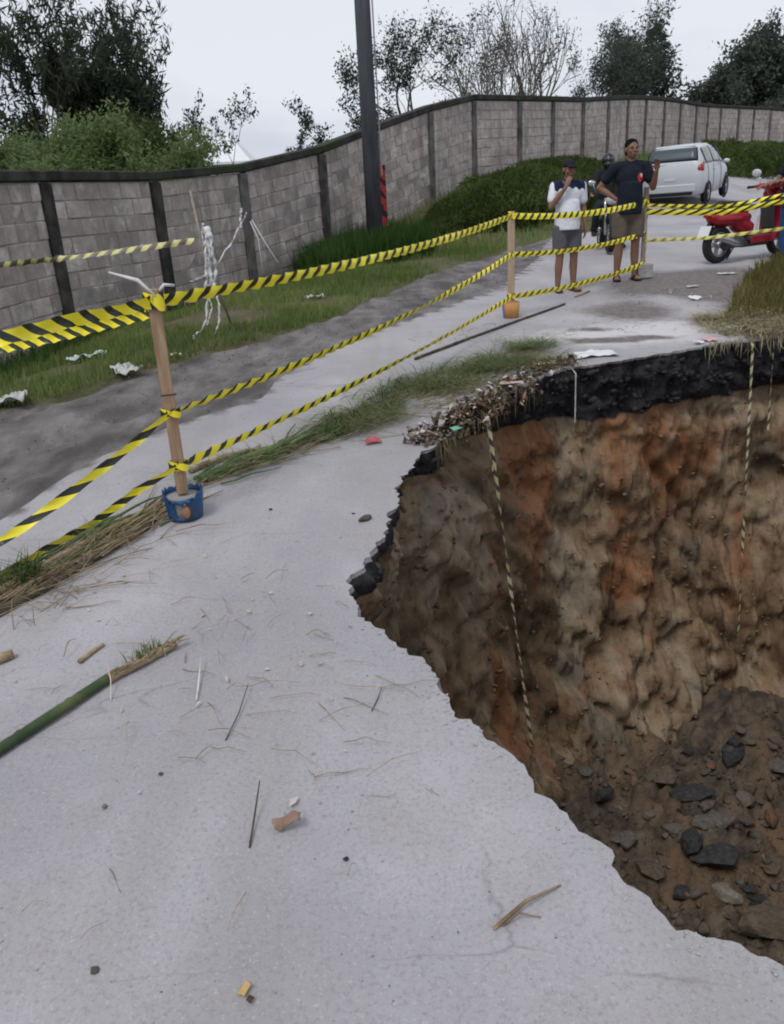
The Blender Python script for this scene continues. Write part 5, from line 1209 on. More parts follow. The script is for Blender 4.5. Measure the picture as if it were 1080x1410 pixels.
b = B(); b.ell((.40, 0, .985), (.12, .13, .085)); b.rcone((.36, -.12, 1.0), .045, (.33, -.24, 1.0), .026); b.rcone((.36, .12, 1.0), .045, (.33, .24, 1.0), .026); b.rcone((.42, 0, .80), .06, (.40, 0, .98), .07); cw = remesh(b.build('handlebar_cowl', M_RED, sc, True), .012, 4)
for s in (-1, 1):
    b = B(); b.tube([(.34, s * .22, 1.0), (.30, s * .36, .995)], [.019, .021], 10); b.build('grip', M_BLK, cw, True)
    b = B(); b.tube([(.37, s * .22, 1.01), (.43, s * .24, .985), (.40, s * .36, .985)], .007, 6); b.build('brake_lever', M_BLK, cw, True)
    b = B(); b.tube([(.36, s * .19, 1.02), (.38, s * .215, 1.11), (.37, s * .25, 1.14)], .007, 6); st = b.build('mirror_stalk', M_CHR, sc, True)
    b = B(); rm = Matrix.Rotation(R(12), 3, 'Z') @ Matrix.Rotation(R(-10), 3, 'Y'); b.ell((.365, s * .27, 1.185), (.016, .075, .055), rm); b.build('mirror', mat('mirror_back', (.62, .63, .64), rough=.25, spec=.6), st, True)
b = B(); b.ell((.51, 0, .97), (.03, .075, .055)); b.build('headlight', mat('clear_lamp', (.6, .6, .6), rough=.08), sc, True)
b = B(); b.ell((-.845, 0, .66), (.03, .075, .03)); b.build('tail_light', mat('red_lens', (.35, .01, .01), rough=.15), sc, True)
b = B(); b.tube([(-.76, 0, .60), (-.86, 0, .48)], [.03, .02], 8); b.build('plate_bracket', M_BLK, sc)
b = B(); b.box((-.885, 0, .46), (.008, .20, .15), Matrix.Rotation(R(24), 3, 'Y'), .003); b.build('number_plate', mat('plate_white', (.72, .73, .75), rough=.5), sc)
b = B(); b.rcone((-.30, -.10, .28), .08, (-.58, -.10, .25), .07); remesh(b.build('engine_case', M_DGR, sc, True), .014, 3)
b = B(); b.tube([(-.30, -.15, .24), (-.46, -.165, .27), (-.76, -.175, .37)], [.03, .05, .045], 12); b.build('muffler', M_ALU, sc, True)
b = B(); b.tube([(-.22, .06, .20), (-.26, .16, .0)], .010, 6); b.build('kick_stand', M_BLK, sc)

# ------------------------------------------------------------------ silver hatchback
M_SILV = mat('silver_paint', (.52, .54, .56), (.54, .56, .58), 2, .30, spec=.6, metal=.15); M_CGL = mat('dark_car_glass', (.035, .04, .045), rough=.06, spec=.7)
ST = [(-1.97, .46, .72, .76, .66, .66, .50), (-1.93, .34, .90, 1.00, .79, .79, .66), (-1.86, .27, .97, 1.17, .83, .82, .66), (-1.74, .24, .97, 1.37, .84, .83, .61), (-1.60, .23, .97, 1.50, .845, .835, .585),
      (-1.40, .22, .97, 1.515, .845, .835, .57), (-.8, .20, .96, 1.55, .845, .835, .575), (0, .20, .95, 1.545, .845, .835, .575), (.5, .20, .94, 1.47, .845, .83, .565), (.80, .20, .94, 1.30, .845, .83, .57), (1.12, .21, .93, 1.02, .84, .82, .60),
      (1.5, .22, .85, .93, .82, .80, .58), (1.82, .25, .72, .79, .75, .72, .52), (1.93, .34, .60, .64, .66, .62, .45), (1.97, .42, .52, .55, .55, .52, .4)]
SX = np.array([s[0] for s in ST]); SV = np.array([s[1:] for s in ST])
def sect(x):
    zb, be, tp, wb, wl, wt = [np.interp(x, SX, SV[:, i]) for i in range(6)]
    return [(0, zb), (wb * .88, zb), (wb * .985, zb + .07), (wb + .012, zb + (be - zb) * .45), (wb + .006, zb + (be - zb) * .8), (wl, be), (wl + (wt - wl) * .5, be + (tp - be) * .5), (wt + .02, be + (tp - be) * .88), (wt * .86, tp - .012), (wt * .45, tp), (0, tp + .004)]
cl = gp(921, 287); CH = R(57)
ct = thing('parked_car', (cl.x, cl.y, cl.z), 'silver hatchback car parked on the road behind the standing men, rear towards the barrier', 'car')
cfx = Vector((math.cos(CH), math.sin(CH), 0)); cc = cl + cfx * 1.62; ct.scale = (.83,) * 3; s1, s2 = h1(*(cl + cfx * .6).xy), h1(*(cl + cfx * 3.2).xy)
ct.location = (cc.x, cc.y, (s1 + s2) / 2); ct.rotation_euler = (0, -math.atan((s2 - s1) / 2.6), CH)
xs_ = np.unique(np.concatenate([SX, np.linspace(-1.97, 1.97, 46)])); V_ = []; K = 11
for x in xs_:
    s = sect(x); V_ += [(x, -y, z) for y, z in s] + [(x, y, z) for y, z in s[-2:0:-1]]
m_ = 2 * K - 2; F_ = [(i * m_ + k, i * m_ + (k + 1) % m_, (i + 1) * m_ + (k + 1) % m_, (i + 1) * m_ + k) for i in range(len(xs_) - 1) for k in range(m_)]
F_ += [tuple(range(m_))[::-1], tuple((len(xs_) - 1) * m_ + k for k in range(m_))]
b = B(); b.add(V_, F_); body = b.build('body', M_SILV, ct, True); md = body.modifiers.new('soft', 'SMOOTH'); md.factor = .4; md.iterations = 2
def patch(name, corners_fn, m, parent, nu=8, nv=5, off=.012):
    """grid patch on the body surface, pushed out"""
    V = [corners_fn(i / nu, j / nv) for i in range(nu + 1) for j in range(nv + 1)]; c = Vector((0, 0, .9)); o = []
    for i in range(nu + 1):
        for j in range(nv + 1):
            a = Vector(V[min(i + 1, nu) * (nv + 1) + j]) - Vector(V[max(i - 1, 0) * (nv + 1) + j]); d = Vector(V[i * (nv + 1) + min(j + 1, nv)]) - Vector(V[i * (nv + 1) + max(j - 1, 0)])
            nn_ = a.cross(d).normalized(); p = Vector(V[i * (nv + 1) + j]); nn_ = nn_ if nn_.dot(p - c) > 0 else -nn_; o.append(p + nn_ * off)
    b = B(); b.add(o, [(i * (nv + 1) + j, (i + 1) * (nv + 1) + j, (i + 1) * (nv + 1) + j + 1, i * (nv + 1) + j + 1) for i in range(nu) for j in range(nv)])
    ob = b.build(name, m, parent, True); md = ob.modifiers.new('thick', 'SOLIDIFY'); md.thickness = .012; md.offset = 0; return ob
def secp(x, k):
    s = sect(x); i = min(int(k), K - 2); f = k - i; return (s[i][0] * (1 - f) + s[i + 1][0] * f, s[i][1] * (1 - f) + s[i + 1][1] * f)
def side_patch(x0, x1, k0, k1, s, slant=0.0):
    def f(u, v):
        k = k0 + (k1 - k0) * v; y, z = secp(x0 + (x1 - x0) * u + slant * v, k); return (x0 + (x1 - x0) * u + slant * v, s * y, z)
    return f
M_TAIL = mat('tail_lens', (.30, .015, .02), rough=.15, spec=.6)
for s in (-1, 1):
    patch('side_window', side_patch(-1.42, -.62, 5.25, 6.9, s, .06), M_CGL, ct); patch('side_window', side_patch(-.52, .42, 5.25, 6.9, s, -.02), M_CGL, ct); patch('side_window', side_patch(.48, .86, 5.25, 6.5, s, -.28), M_CGL, ct)
    b = B(); 
    for (xa, ka, xb, kb) in ((-.57, 1.5, -.57, 5.1), (.45, 1.5, .45, 5.1), (-1.22, 3, -1.30, 5.1)):
        P = [ (lambda x, k: (x, s * (secp(x, k)[0] + .003), secp(x, k)[1]))(xa + (xb - xa) * i / 8, ka + (kb - ka) * i / 8) for i in range(9)]; b.tube(P, .006, 4)
    b.build('door_seam', M_BLK, ct)
    for x in (-.42, .58):
        y, z = secp(x - .05, 4.4); b = B(); b.tube([(x - .18, s * (y + .015), z), (x - .10, s * (y + .035), z), (x - .02, s * (y + .015), z)], .014, 8); b.build('door_handle', M_SILV, ct, True)
    b = B(); b.ell((.72, s * .93, 1.0), (.07, .10, .06)); b.build('wing_mirror', M_SILV, ct, True)
    b = B(); b.ell((-1.80, s * .735, .93), (.15, .115, .13), Matrix.Rotation(R(-28), 3, 'Y')); b.ell((-1.70, s * .755, 1.01), (.13, .075, .06), Matrix.Rotation(R(-40), 3, 'Y')); remesh(b.build('tail_light', M_TAIL, ct, True), .012, 3)
    b = B(); b.box((-1.955, s * .52, .50), (.03, .16, .05), None, .008); b.build('reflector', mat('reflector_red', (.30, .015, .015), rough=.2), ct)
    for x in (-1.22, 1.25):
        b = B(); b.lathe([(0, .0), (.36, 0), (.36, .04), (0, .04)], (x, s * .812, .32), (0, s, 0), 28, False); b.build('wheel_arch', M_BLK, ct)
        wheel(ct, (x, s * .80, .30), .30, .19, 5)
    patch('head_lamp', lambda u, v, s=s: (1.84 - .22 * u, s * (.50 + .27 * u), .62 + .10 * v + .06 * u), mat('head_lens', (.55, .56, .57), rough=.1), ct, 5, 3, .03)
def rearw(u, v):
    x = -1.86 + .205 * v; y, z = secp(x, 8); return (x, (u - .5) * 2 * (.645 - .07 * v), z + .010)
patch('rear_window_frame', lambda u, v: (lambda p: (p[0], p[1] * 1.06, p[2] - .004))(rearw(u, v * 1.10 - .05)), M_BLK, ct, 10, 6, .004)
patch('rear_window', rearw, mat('rear_glass', (.07, .09, .105), rough=.18, spec=.2), ct, 10, 6, .014)  # grey-blue reflection is put into the glass base colour, gloss kept low
def frontw(u, v):
    x = 1.08 - .52 * v; y, z = secp(x, 8); return (x, (u - .5) * 2 * (.70 - .10 * v), z + .006)
patch('windscreen', frontw, M_CGL, ct, 10, 6, .012)
b = B(); b.box((-1.985, 0, .47), (.05, 1.36, .20), None, .02); b.build('rear_bumper', M_SILV, ct)
b = B(); b.box((-1.97, 0, .33), (.05, 1.2, .09), None, .015); b.build('bumper_lower', M_BLK, ct)
b = B(); b.box((-1.945, 0, .74), (.02, .46, .14), Matrix.Rotation(R(10), 3, 'Y'), .01); b.build('plate_recess', mat('plate_recess', (.36, .37, .38), rough=.5), ct)
b = B(); b.box((-1.962, 0, .735), (.012, .30, .15), Matrix.Rotation(R(8), 3, 'Y'), .004); b.build('number_plate', mat('car_plate', (.5, .52, .54), rough=.4), ct)
b = B(); b.box((-1.50, 0, 1.515), (.20, 1.04, .03), Matrix.Rotation(R(-8), 3, 'Y'), .01); b.build('roof_spoiler', M_SILV, ct)
b = B(); b.tube([(-1.84, .02, 1.06), (-1.79, .18, 1.17), (-1.77, .30, 1.19)], .009, 5); b.build('rear_wiper', M_BLK, ct)

# ------------------------------------------------------------------ cut stalks, clippings and litter along the barrier
M_CANE = mat('dry_cane', (.24, .17, .10), (.40, .31, .20), 9, .8, .4, 40, stretch=(2, 2, 2), c3=(.16, .10, .055), s3=4)
M_CANEG = mat('green_cane', (.06, .105, .032), (.12, .17, .06), 6, .55, .2, 40, c3=(.15, .14, .05), s3=5)
M_CANED = mat('dark_wet_cane', (.045, .04, .028), (.10, .085, .055), 8, .8, .4, 40)
M_CUT = leafmat('cut_grass', (.14, .19, .08), (.25, .29, .15), 2.5, .45, (.42, .40, .27))
M_CUTB = leafmat('wilted_stalks', (.15, .12, .07), (.30, .25, .15), 3, .25, (.10, .12, .045))
def hp(px, py, dz=0.0):
    p = gp(px, py); return Vector((p.x, p.y, p.z + dz))
def cane(pxs, r, m, label, name='bamboo_cane', cat='bamboo cane', nodes=True, lift=0.0, group=None, taper=.8, seed=0):
    P = [hp(px, py, r * .9 + lift * i / max(len(pxs) - 1, 1)) for i, (px, py) in enumerate(pxs)]
    L = (P[-1] - P[0]).length; n = max(8, int(L / .035)); X = []; rs = random.Random(seed)
    cum = [0]
    for a, b_ in zip(P, P[1:]): cum.append(cum[-1] + (b_ - a).length)
    for i in range(n + 1):
        t = cum[-1] * i / n; k = max(j for j in range(len(cum)) if cum[j] <= t + 1e-9); k = min(k, len(P) - 2); X.append(P[k].lerp(P[k + 1], (t - cum[k]) / (cum[k + 1] - cum[k])))
    Rr = []
    for i in range(n + 1):
        q = r * (1 - (1 - taper) * i / n)
        if nodes and i % 7 == 3: q *= 1.12
        Rr.append(q * rs.uniform(.96, 1.04))
    o = bpy.data.objects.new; b = B(); b.tube(X, Rr, 10); ob = b.build(name, m, None, True); return props(ob, label, cat, group)
# the big bamboo in the foreground: green pole, frayed dry butt
P0, P1, P2 = hp(-90, 1100, .019), hp(150, 941, .019), hp(243, 893, .019)
t = thing('bamboo_pole', P0.lerp(P2, .5) - Vector((0, 0, .019)), 'green bamboo pole with a frayed brown end, lying on the concrete in front', 'bamboo pole')
X = []; Rr = []
for i in range(41):
    f = i / 40; X.append(P0.lerp(P1, f)); Rr.append(.0172 - .0015 * f + (.0024 if i % 12 == 6 else 0) - (.0012 if i % 12 in (5, 7) else 0))
b = B(); b.tube(X, Rr, 14); b.build('culm', mat('dark_green_cane', (.030, .055, .022), (.065, .095, .035), 6, .5, .2, 40, c3=(.11, .12, .045), s3=6), t, True, local=False)
b = B(); b.tube([P1.lerp(P2, k / 12) + Vector((0, 0, random.uniform(-.003, .003))) for k in range(13)], [.017 + random.uniform(-.003, .003) - .003 * (k / 12) for k in range(13)], 12)
b.build('dry_end', M_CANE, t, True, local=False)
b = B()
for k in range(46):
    f = random.random(); c = P1.lerp(P2, f) + Vector((random.uniform(-.018, .018), random.uniform(-.018, .018), .012)); d = (P2 - P1).normalized() * random.uniform(.02, .08) + Vector((random.uniform(-.02, .02), random.uniform(-.02, .02), random.uniform(-.004, .018)))
    b.tube([c, c + d * .6, c + d + Vector((0, 0, -.006))], [.0028, .002, .0006], 4)
b.build('fibres', M_CANE, t, False, local=False)
Pn = np.array([(P1.lerp(P2, random.uniform(.35, .75)) + Vector((random.uniform(-.02, .02), random.uniform(-.01, .03), 0)))[:] for _ in range(60)])
blades('leaf_tuft', Pn, .055, .006, M_CUT, .6, 77, kind=None, parent=t)

CG = 'cut canes lying along the barrier'
cane([(-70, 862), (40, 797), (135, 745), (222, 698)], .020, M_CANE, 'thick straw coloured cane lying left of the blue bucket', group=CG, seed=1)
cane([(-60, 880), (50, 822), (150, 762), (215, 722)], .017, M_CANED, 'dark wet cane lying on the road side of the thick straw coloured cane', group=CG, seed=2)
cane([(278, 664), (330, 640), (400, 612), (470, 590)], .022, M_CANEG, 'thick green cane lying right of the blue bucket', group=CG, seed=3)
cane([(262, 652), (310, 632), (360, 622)], .018, M_CANE, 'short pale cane lying behind the thick green one', group=CG, seed=4)
cane([(385, 618), (450, 592), (520, 562), (600, 528)], .012, M_CANE, 'long thin straw coloured cane lying along the cut grass', group=CG, seed=5)
cane([(420, 600), (480, 575), (545, 548)], .014, M_CANED, 'dark cane half under the cut grass', group=CG, seed=6)
cane([(572, 496), (640, 470), (700, 448), (778, 420)], .013, M_CANED, 'long dark thin cane pointing from the cut grass to the man in white', group=CG, seed=7)
cane([(792, 410), (812, 402)], .012, M_CANE, 'short stick lying at the feet of the two standing men', 'stick', 'stick', False, seed=8)
cane([(-40, 928), (20, 906)], .020, M_CANE, 'short brown cane stub at the left edge above the green bamboo pole', seed=9)
cane([(110, 914), (128, 900), (143, 890)], .009, M_CANE, 'small split chip of wood lying above the green bamboo pole', 'wood_chip', 'wood chip', False, seed=10)
# scattered stalks and straw, past counting
def stalks(name, rows, m, seed, kind='stuff'):
    rs = random.Random(seed); b = B()
    for (pa, pb, n, wob, ln, r, ang) in rows:
        a, c = Vector(G(*pa)), Vector(G(*pb)); d0 = (c - a).normalized(); nn_ = Vector((-d0.y, d0.x))
        for i in range(n):
            q = a.lerp(c, rs.random()) + nn_ * rs.gauss(0, wob); an = rs.gauss(0, ang); d = d0 * math.cos(an) + nn_ * math.sin(an); L = ln * rs.uniform(.4, 1.3); r_ = r * rs.uniform(.6, 1.4)
            if in_poly(np.array([q.x, (q + d * L).x]), np.array([q.y, (q + d * L).y]), RIM[::4]).any(): continue
            z0 = rs.uniform(0, .035); P = []
            for k in range(5):
                x = q + d * L * k / 4 + nn_ * rs.gauss(0, .012) * L; P.append(Vector((x.x, x.y, h1(x.x, x.y) + r_ + z0 * (1 - abs(k - 2) / 3) + rs.uniform(0, .01))))
            b.tube(P, [r_, r_, r_ * .9, r_ * .7, r_ * .4], 4)
    return props(b.build(name, m, None, True), kind=kind)
stalks('cut_stalks', [((-60, 868), (225, 712), 70, .04, .40, .0035, .2), ((0, 858), (230, 730), 30, .09, .28, .002, .45), ((250, 680), (480, 590), 45, .05, .35, .004, .2), ((440, 605), (735, 490), 230, .13, .26, .0028, .5)], M_CANE, 31)
stalks('green_stalks', [((-60, 850), (215, 705), 45, .05, .35, .005, .2), ((270, 668), (470, 592), 70, .05, .35, .005, .2), ((440, 590), (740, 485), 110, .14, .26, .0032, .5)], M_CANEG, 32)
stalks('loose_straw', [((0, 900), (480, 800), 40, .25, .12, .0012, 1.2), ((230, 950), (560, 985), 26, .12, .16, .0010, .5), ((60, 1100), (900, 1300), 12, .35, .08, .0009, 1.5), ((560, 470), (1000, 450), 50, .25, .12, .002, 1.2)], M_CANE, 33)
def along(pa, pb, n, wob):
    a, c = Vector(G(*pa)), Vector(G(*pb)); d = (c - a).normalized(); t = RNG.beta(1.3, 1.3, n); w = RNG.normal(0, wob, n); x = a.x + (c.x - a.x) * t - d.y * w; y = a.y + (c.y - a.y) * t + d.x * w
    return x, y
def clip_pts(specs):
    out_ = []
    for (pa, pb, n, wob, th) in specs:
        x, y = along(pa, pb, n, wob); m = (~in_poly(x, y, RIM[::3])) & (fbm(x * 4.1, y * 4.1, 41, 3) > RNG.uniform(-.32, .42, n)); x, y = x[m], y[m]; out_.append(np.column_stack([x, y, h(x, y) + RNG.uniform(.0, th, len(x))]))
    return np.concatenate(out_)
blades('grass_clippings', clip_pts([((470, 580), (745, 492), 2900, .17, .025), ((540, 545), (700, 500), 1500, .09, .04), ((420, 600), (560, 560), 1300, .06, .04), ((270, 668), (470, 595), 900, .03, .03), ((700, 484), (770, 474), 1000, .06, .04)]), .13, .005, M_CUT, .8, 51, flat=2.2)
blades('wilted_clippings', clip_pts([((440, 600), (760, 490), 1500, .15, .04), ((-60, 862), (225, 712), 700, .05, .03), ((-60, 895), (200, 770), 380, .07, .01)]), .12, .004, M_CUTB, .5, 52, flat=1.6)
blades('green_tufts', clip_pts([((-60, 858), (60, 795), 260, .03, .04), ((430, 595), (700, 500), 500, .12, .03)]), .13, .006, M_GRD, .5, 53, flat=.5)
# leaf litter at the rim
def flakes(name, specs, sz, m, seed, curl=.4):
    rs = np.random.default_rng(seed); P = []
    for (pa, pb, n, wob, th, over) in specs:
        x, y = along(pa, pb, n, wob); inn = in_poly(x, y, RIM[::3]); z = h(x, y) + rs.uniform(.004, th, n); m_ = ~inn | (over & (rs.random(n) < .25)); z = np.where(inn, z - rs.uniform(0, .06, n), z); P.append(np.column_stack([x, y, z])[m_])
    P = np.concatenate(P); n = len(P); a = rs.uniform(0, 2 * PI, n); tilt = rs.normal(0, curl, (n, 2)); L = sz * rs.uniform(.4, 1.6, n); Wd = L * rs.uniform(.25, .75, n)
    ca, sa = np.cos(a), np.sin(a)
    def c(u, v, up): x = u * L; y = v * Wd; return np.stack([P[:, 0] + ca * x - sa * y, P[:, 1] + sa * x + ca * y, P[:, 2] + tilt[:, 0] * x + tilt[:, 1] * y + up * L], 1)
    V = np.stack([c(-.5, 0, 0), c(-.1, -.5, .12), c(.5, 0, 0), c(-.05, .5, .12)], 1).reshape(-1, 3); o = np.arange(n)[:, None] * 4
    return props(npmesh(name, V, np.concatenate([o + np.array([[0, 1, 2]]), o + np.array([[0, 2, 3]])]), m), kind='stuff')
M_LITTER = leafmat('leaf_litter', (.12, .08, .055), (.27, .20, .145), 6, .15, (.46, .39, .32))
M_LITP = leafmat('scraps_pale', (.45, .40, .36), (.60, .55, .50), 9, .1, (.35, .22, .20))
M_LITD = leafmat('leaf_litter_dark', (.05, .038, .028), (.12, .085, .06), 9, .1)
LS = [((575, 615), (725, 528), 620, .08, .025, True), ((610, 596), (690, 550), 300, .05, .06, True), ((690, 535), (790, 496), 260, .06, .03, True)]
flakes('leaf_litter', LS, .034, M_LITTER, 61, .7); flakes('dark_leaf_litter', LS, .04, M_LITD, 62, .7)
flakes('paper_scraps', [((575, 615), (745, 513), 240, .06, .09, True), ((560, 612), (600, 600), 16, .05, .02, False)], .036, M_LITP, 63)
flakes('fine_scraps', [((600, 470), (1000, 440), 60, .3, .02, False), ((0, 920), (520, 900), 40, .35, .01, False), ((880, 400), (1000, 420), 90, .35, .015, False)], .022, M_LITP, 64)
# fine roots and stalks hanging from the littered rim
kk = [i for i in range(ns) if gp(640, 585).x - .25 < RIM[i, 0] < gp(735, 520).x and FAR[i] > .3]
ks = RNG.choice(kk, 160); blades('hanging_roots', np.column_stack([RIM[ks, 0], RIM[ks, 1], RZ[ks] + .01]) + np.column_stack([RNS[ks] * RNG.uniform(0, .05, (160, 1)), np.zeros(160)]), -RNG.uniform(.04, .22, 160), .006, M_CUTB, .2, 65)
def sheet(name, px, py, w, l, m, label, cat, rz=0, seed=0, amp=.018, lift=.012, over=None):
    rs = np.random.default_rng(seed); c = hp(px, py); n = 14; u, v = np.meshgrid(np.linspace(-.5, .5, n), np.linspace(-.5, .5, n), indexing='ij')
    sc_ = 1 + .25 * fbm(np.arctan2(v, u) * 1.3, u * 0, seed, 3); x, y = u * w * sc_, v * l * sc_; X = c.x + x * math.cos(rz) - y * math.sin(rz); Y = c.y + x * math.sin(rz) + y * math.cos(rz)
    Z = h(X, Y) + lift + amp * (fbm(X * 22, Y * 22, seed, 3) + .6); ii = np.arange(n - 1)[:, None] * n + np.arange(n - 1)[None]
    ob = npmesh(name, np.stack([X, Y, Z], -1).reshape(-1, 3), np.stack([ii, ii + n, ii + n + 1, ii + 1], -1).reshape(-1, 4), m, smooth=True); md = ob.modifiers.new('thick', 'SOLIDIFY'); md.thickness = .002
    return props(ob, label, cat)
M_PLW = mat('white_film', (.66, .66, .67), (.75, .75, .76), 5, .4); M_PLP = mat('dusty_white_film', (.42, .42, .40), (.55, .55, .53), 5, .6); M_CARD = mat('pale_card', (.52, .46, .34), (.60, .54, .42), 6, .8)
M_PBL = mat('blue_film', (.10, .30, .50), (.18, .42, .60), 6, .4); M_PRD = mat('red_film', (.42, .05, .08), (.52, .12, .14), 6, .5); M_PPK = mat('pink_film', (.60, .28, .28), (.66, .40, .38), 6, .5)
sheet('plastic_sheet', 818, 490, .30, .16, M_PLW, 'crumpled white plastic sheet on the far rim of the hole', 'plastic sheet', .1, 1)
sheet('cardboard_scrap', 757, 503, .24, .10, M_CARD, 'cream coloured piece of card at the rim by the cut grass', 'cardboard', .05, 2)
sheet('blue_scrap', 724, 518, .13, .10, M_PBL, 'light blue plastic scrap in the leaf litter at the rim', 'plastic scrap', .4, 3)
sheet('pink_scrap', 977, 470, .12, .08, M_PPK, 'pinkish red scrap at the far rim near the straw', 'plastic scrap', 0, 4)
sheet('white_scrap', 962, 474, .09, .06, M_PLW, 'white scrap beside the pinkish red one at the far rim', 'plastic scrap', .5, 5)
sheet('red_scrap', 514, 611, .085, .05, M_PRD, 'small red plastic scrap on the concrete left of the leaf litter', 'plastic scrap', .3, 6)
sheet('board_scrap', 705, 537, .17, .07, mat('pinkish_wood', (.42, .32, .27), (.50, .40, .34), 8), 'pale pinkish offcut lying on the leaf litter', 'offcut', -.15, 7, .006, .05)
sheet('green_scrap', 628, 602, .06, .05, mat('green_film', (.10, .35, .24), (.16, .45, .32), 6, .4), 'tiny green plastic scrap among the leaf litter', 'plastic scrap', .6, 8, .01, .05)
sheet('plastic_bag', 176, 514, .22, .14, M_PLP, 'dirty pale plastic bag lying at the edge of the grass verge', 'plastic bag', .7, 9, .06)
sheet('plastic_bag', 121, 497, .32, .12, mat('greenish_film', (.42, .52, .46), (.55, .62, .57), 6, .5), 'pale greenish torn plastic in the grass, left of the dirty plastic bag', 'plastic bag', .2, 10, .06)
sheet('plastic_bag', 12, 558, .25, .2, M_PLP, 'dusty white plastic lying in the grass at the left edge', 'plastic bag', .2, 14, .06)
sheet('white_scrap', 957, 413, .10, .10, M_PLW, 'white litter piece on the mud, nearest the white concrete patch', 'plastic scrap', .2, 11, .03)
sheet('white_scrap', 1000, 378, .20, .09, M_PLP, 'flat pale scrap on the mud beside the grass bank', 'plastic scrap', 0, 12, .01)
sheet('white_scrap', 954, 396, .14, .06, M_PLP, 'long pale scrap on the mud left of the grass bank', 'plastic scrap', .3, 13, .01)
sheet('pale_scrap', 434, 412, .22, .12, M_PLP, 'whitish torn paper in the grass verge below the pole', 'paper', .3, 15, .04)
sheet('pale_scrap', 243, 492, .10, .06, M_CARD, 'beige scrap at the verge edge beside the tall nearest stake', 'paper', .3, 16, .03)
# foreground bits
def leafy(px, py, w, l, m, label, rz, seed, cat='leaf', name='dry_leaf', amp=.014):
    return sheet(name, px, py, w, l, m, label, cat, rz, seed, amp, .004)
leafy(396, 1142, .064, .028, mat('brown_leaf', (.20, .12, .085), (.30, .20, .15), 14, .8), 'curled brown dry leaf on the open concrete', .1, 31, amp=.034)
leafy(338, 1366, .024, .016, mat('ochre_leaf', (.42, .26, .09), (.5, .34, .14), 14, .8), 'small ochre leaf scrap at the bottom of the concrete', 1.0, 32)
leafy(345, 1380, .012, .012, M_LITD, 'dark speck of debris touching the ochre leaf scrap', 1.0, 33)
leafy(262, 684, .11, .05, mat('brown_bark', (.20, .14, .10), (.28, .20, .15), 14, .8), 'brown husk on the concrete right of the blue bucket', .4, 34) if False else None
def blade(pxs, r, m, label, name='straw_stem', cat='stem', lift=(0, .02, 0)):
    P = [hp(px, py, r + (lift[min(i, len(lift) - 1)])) for i, (px, py) in enumerate(pxs)]; b = B(); b.tube(P, [r] * (len(P) - 1) + [r * .5], 6); return props(b.build(name, m, None, True), label, cat)
blade([(680, 1281), (725, 1252), (772, 1221)], .0042, M_CANE, 'straw stem lying near the broken edge at the bottom')
blade([(692, 1276), (715, 1268), (745, 1264)], .0022, M_CANE, 'thin side shoot beside the straw stem near the edge')
blade([(344, 1168), (352, 1130), (361, 1097)], .0026, M_CANED, 'dark grass stem standing beside the curled brown leaf', lift=(0, .015, .05))
blade([(271, 965), (275, 940), (279, 914)], .0028, mat('pale_stem', (.55, .54, .5), (.65, .64, .6), 9), 'whitish stem right of the end of the green bamboo pole', lift=(0, .01, .03))
blade([(311, 1020), (330, 985), (343, 950)], .0020, M_CANED, 'thin curved grass stem between the bamboo end and the leaf', lift=(0, .008, .02))
blade([(512, 980), (520, 965), (527, 950)], .0016, M_CANED, 'short fine stem near the middle of the concrete', lift=(0, .004, .01))
blade([(153, 966), (155, 948), (152, 932)], .0016, mat('pale_fibre', (.6, .57, .5), (.68, .65, .6), 9), 'pale fibre hanging over the side of the green bamboo pole', lift=(0, .03, .05))
def pebble(px, py, s, kind, seed, label, cat='stone', name='stone', sz=(1, 1, .7)):
    p = hp(px, py); me = ROCKS[seed % 6].copy(); me.materials.append(M_RK[kind]); o = bpy.data.objects.new(name, me); COL.objects.link(o); o.location = (p.x, p.y, p.z + s * .3); o.scale = (s * sz[0], s * sz[1], s * sz[2]); o.rotation_euler = (0, 0, seed)
    o.data.polygons.foreach_set('use_smooth', np.ones(len(o.data.polygons), bool)); return props(o, label, cat)
pebble(502, 717, .038, 'grey', 1, 'grey stone on the concrete near the hole edge', sz=(1.25, .8, .75))
pebble(487, 708, .012, 'dark', 2, 'small dark pebble touching the grey stone near the hole edge')
pebble(476, 1184, .0085, 'dark', 3, 'dark pebble on the concrete right of the curled brown leaf')
pebble(131, 1336, .013, 'grey', 4, 'grey pebble at the bottom left of the concrete')
pebble(145, 1112, .010, 'pale', 5, 'pale chip on the concrete below the green bamboo pole')
pebble(372, 702, .012, 'dark', 0, 'dark pebble between the blue bucket and the grey stone')
pebble(222, 1066, .009, 'grey', 2, 'grey pebble below the middle of the bamboo pole')
n = 2600; ang_ = RNG.uniform(-.75, .75, n); rr_ = RNG.uniform(.7, 9, n) ** 1.0; x = np.sin(ang_) * rr_; y = np.cos(ang_) * rr_
m_ = ~in_poly(x, y, RIM[::3]); x, y = x[m_], y[m_]; scatter_stones('grit', np.column_stack([x, y, h(x, y) + .0008]), RNG.uniform(.0010, .0036, len(x)) * (1 + .12 * y), mat('grit_stones', (.12, .115, .11), (.40, .39, .38), 40, .9), 5)
# stones and clods on the muddy shoulder
x = RNG.uniform(-4, 3.5, 5000); y = RNG.uniform(2, 12, 5000); m_ = in_poly(x, y, POLY_DIRT); x, y = x[m_], y[m_]; scatter_stones('mud_clods', np.column_stack([x, y, h(x, y) - .006]), RNG.uniform(.003, .013, len(x)), M_DIRT, 6)
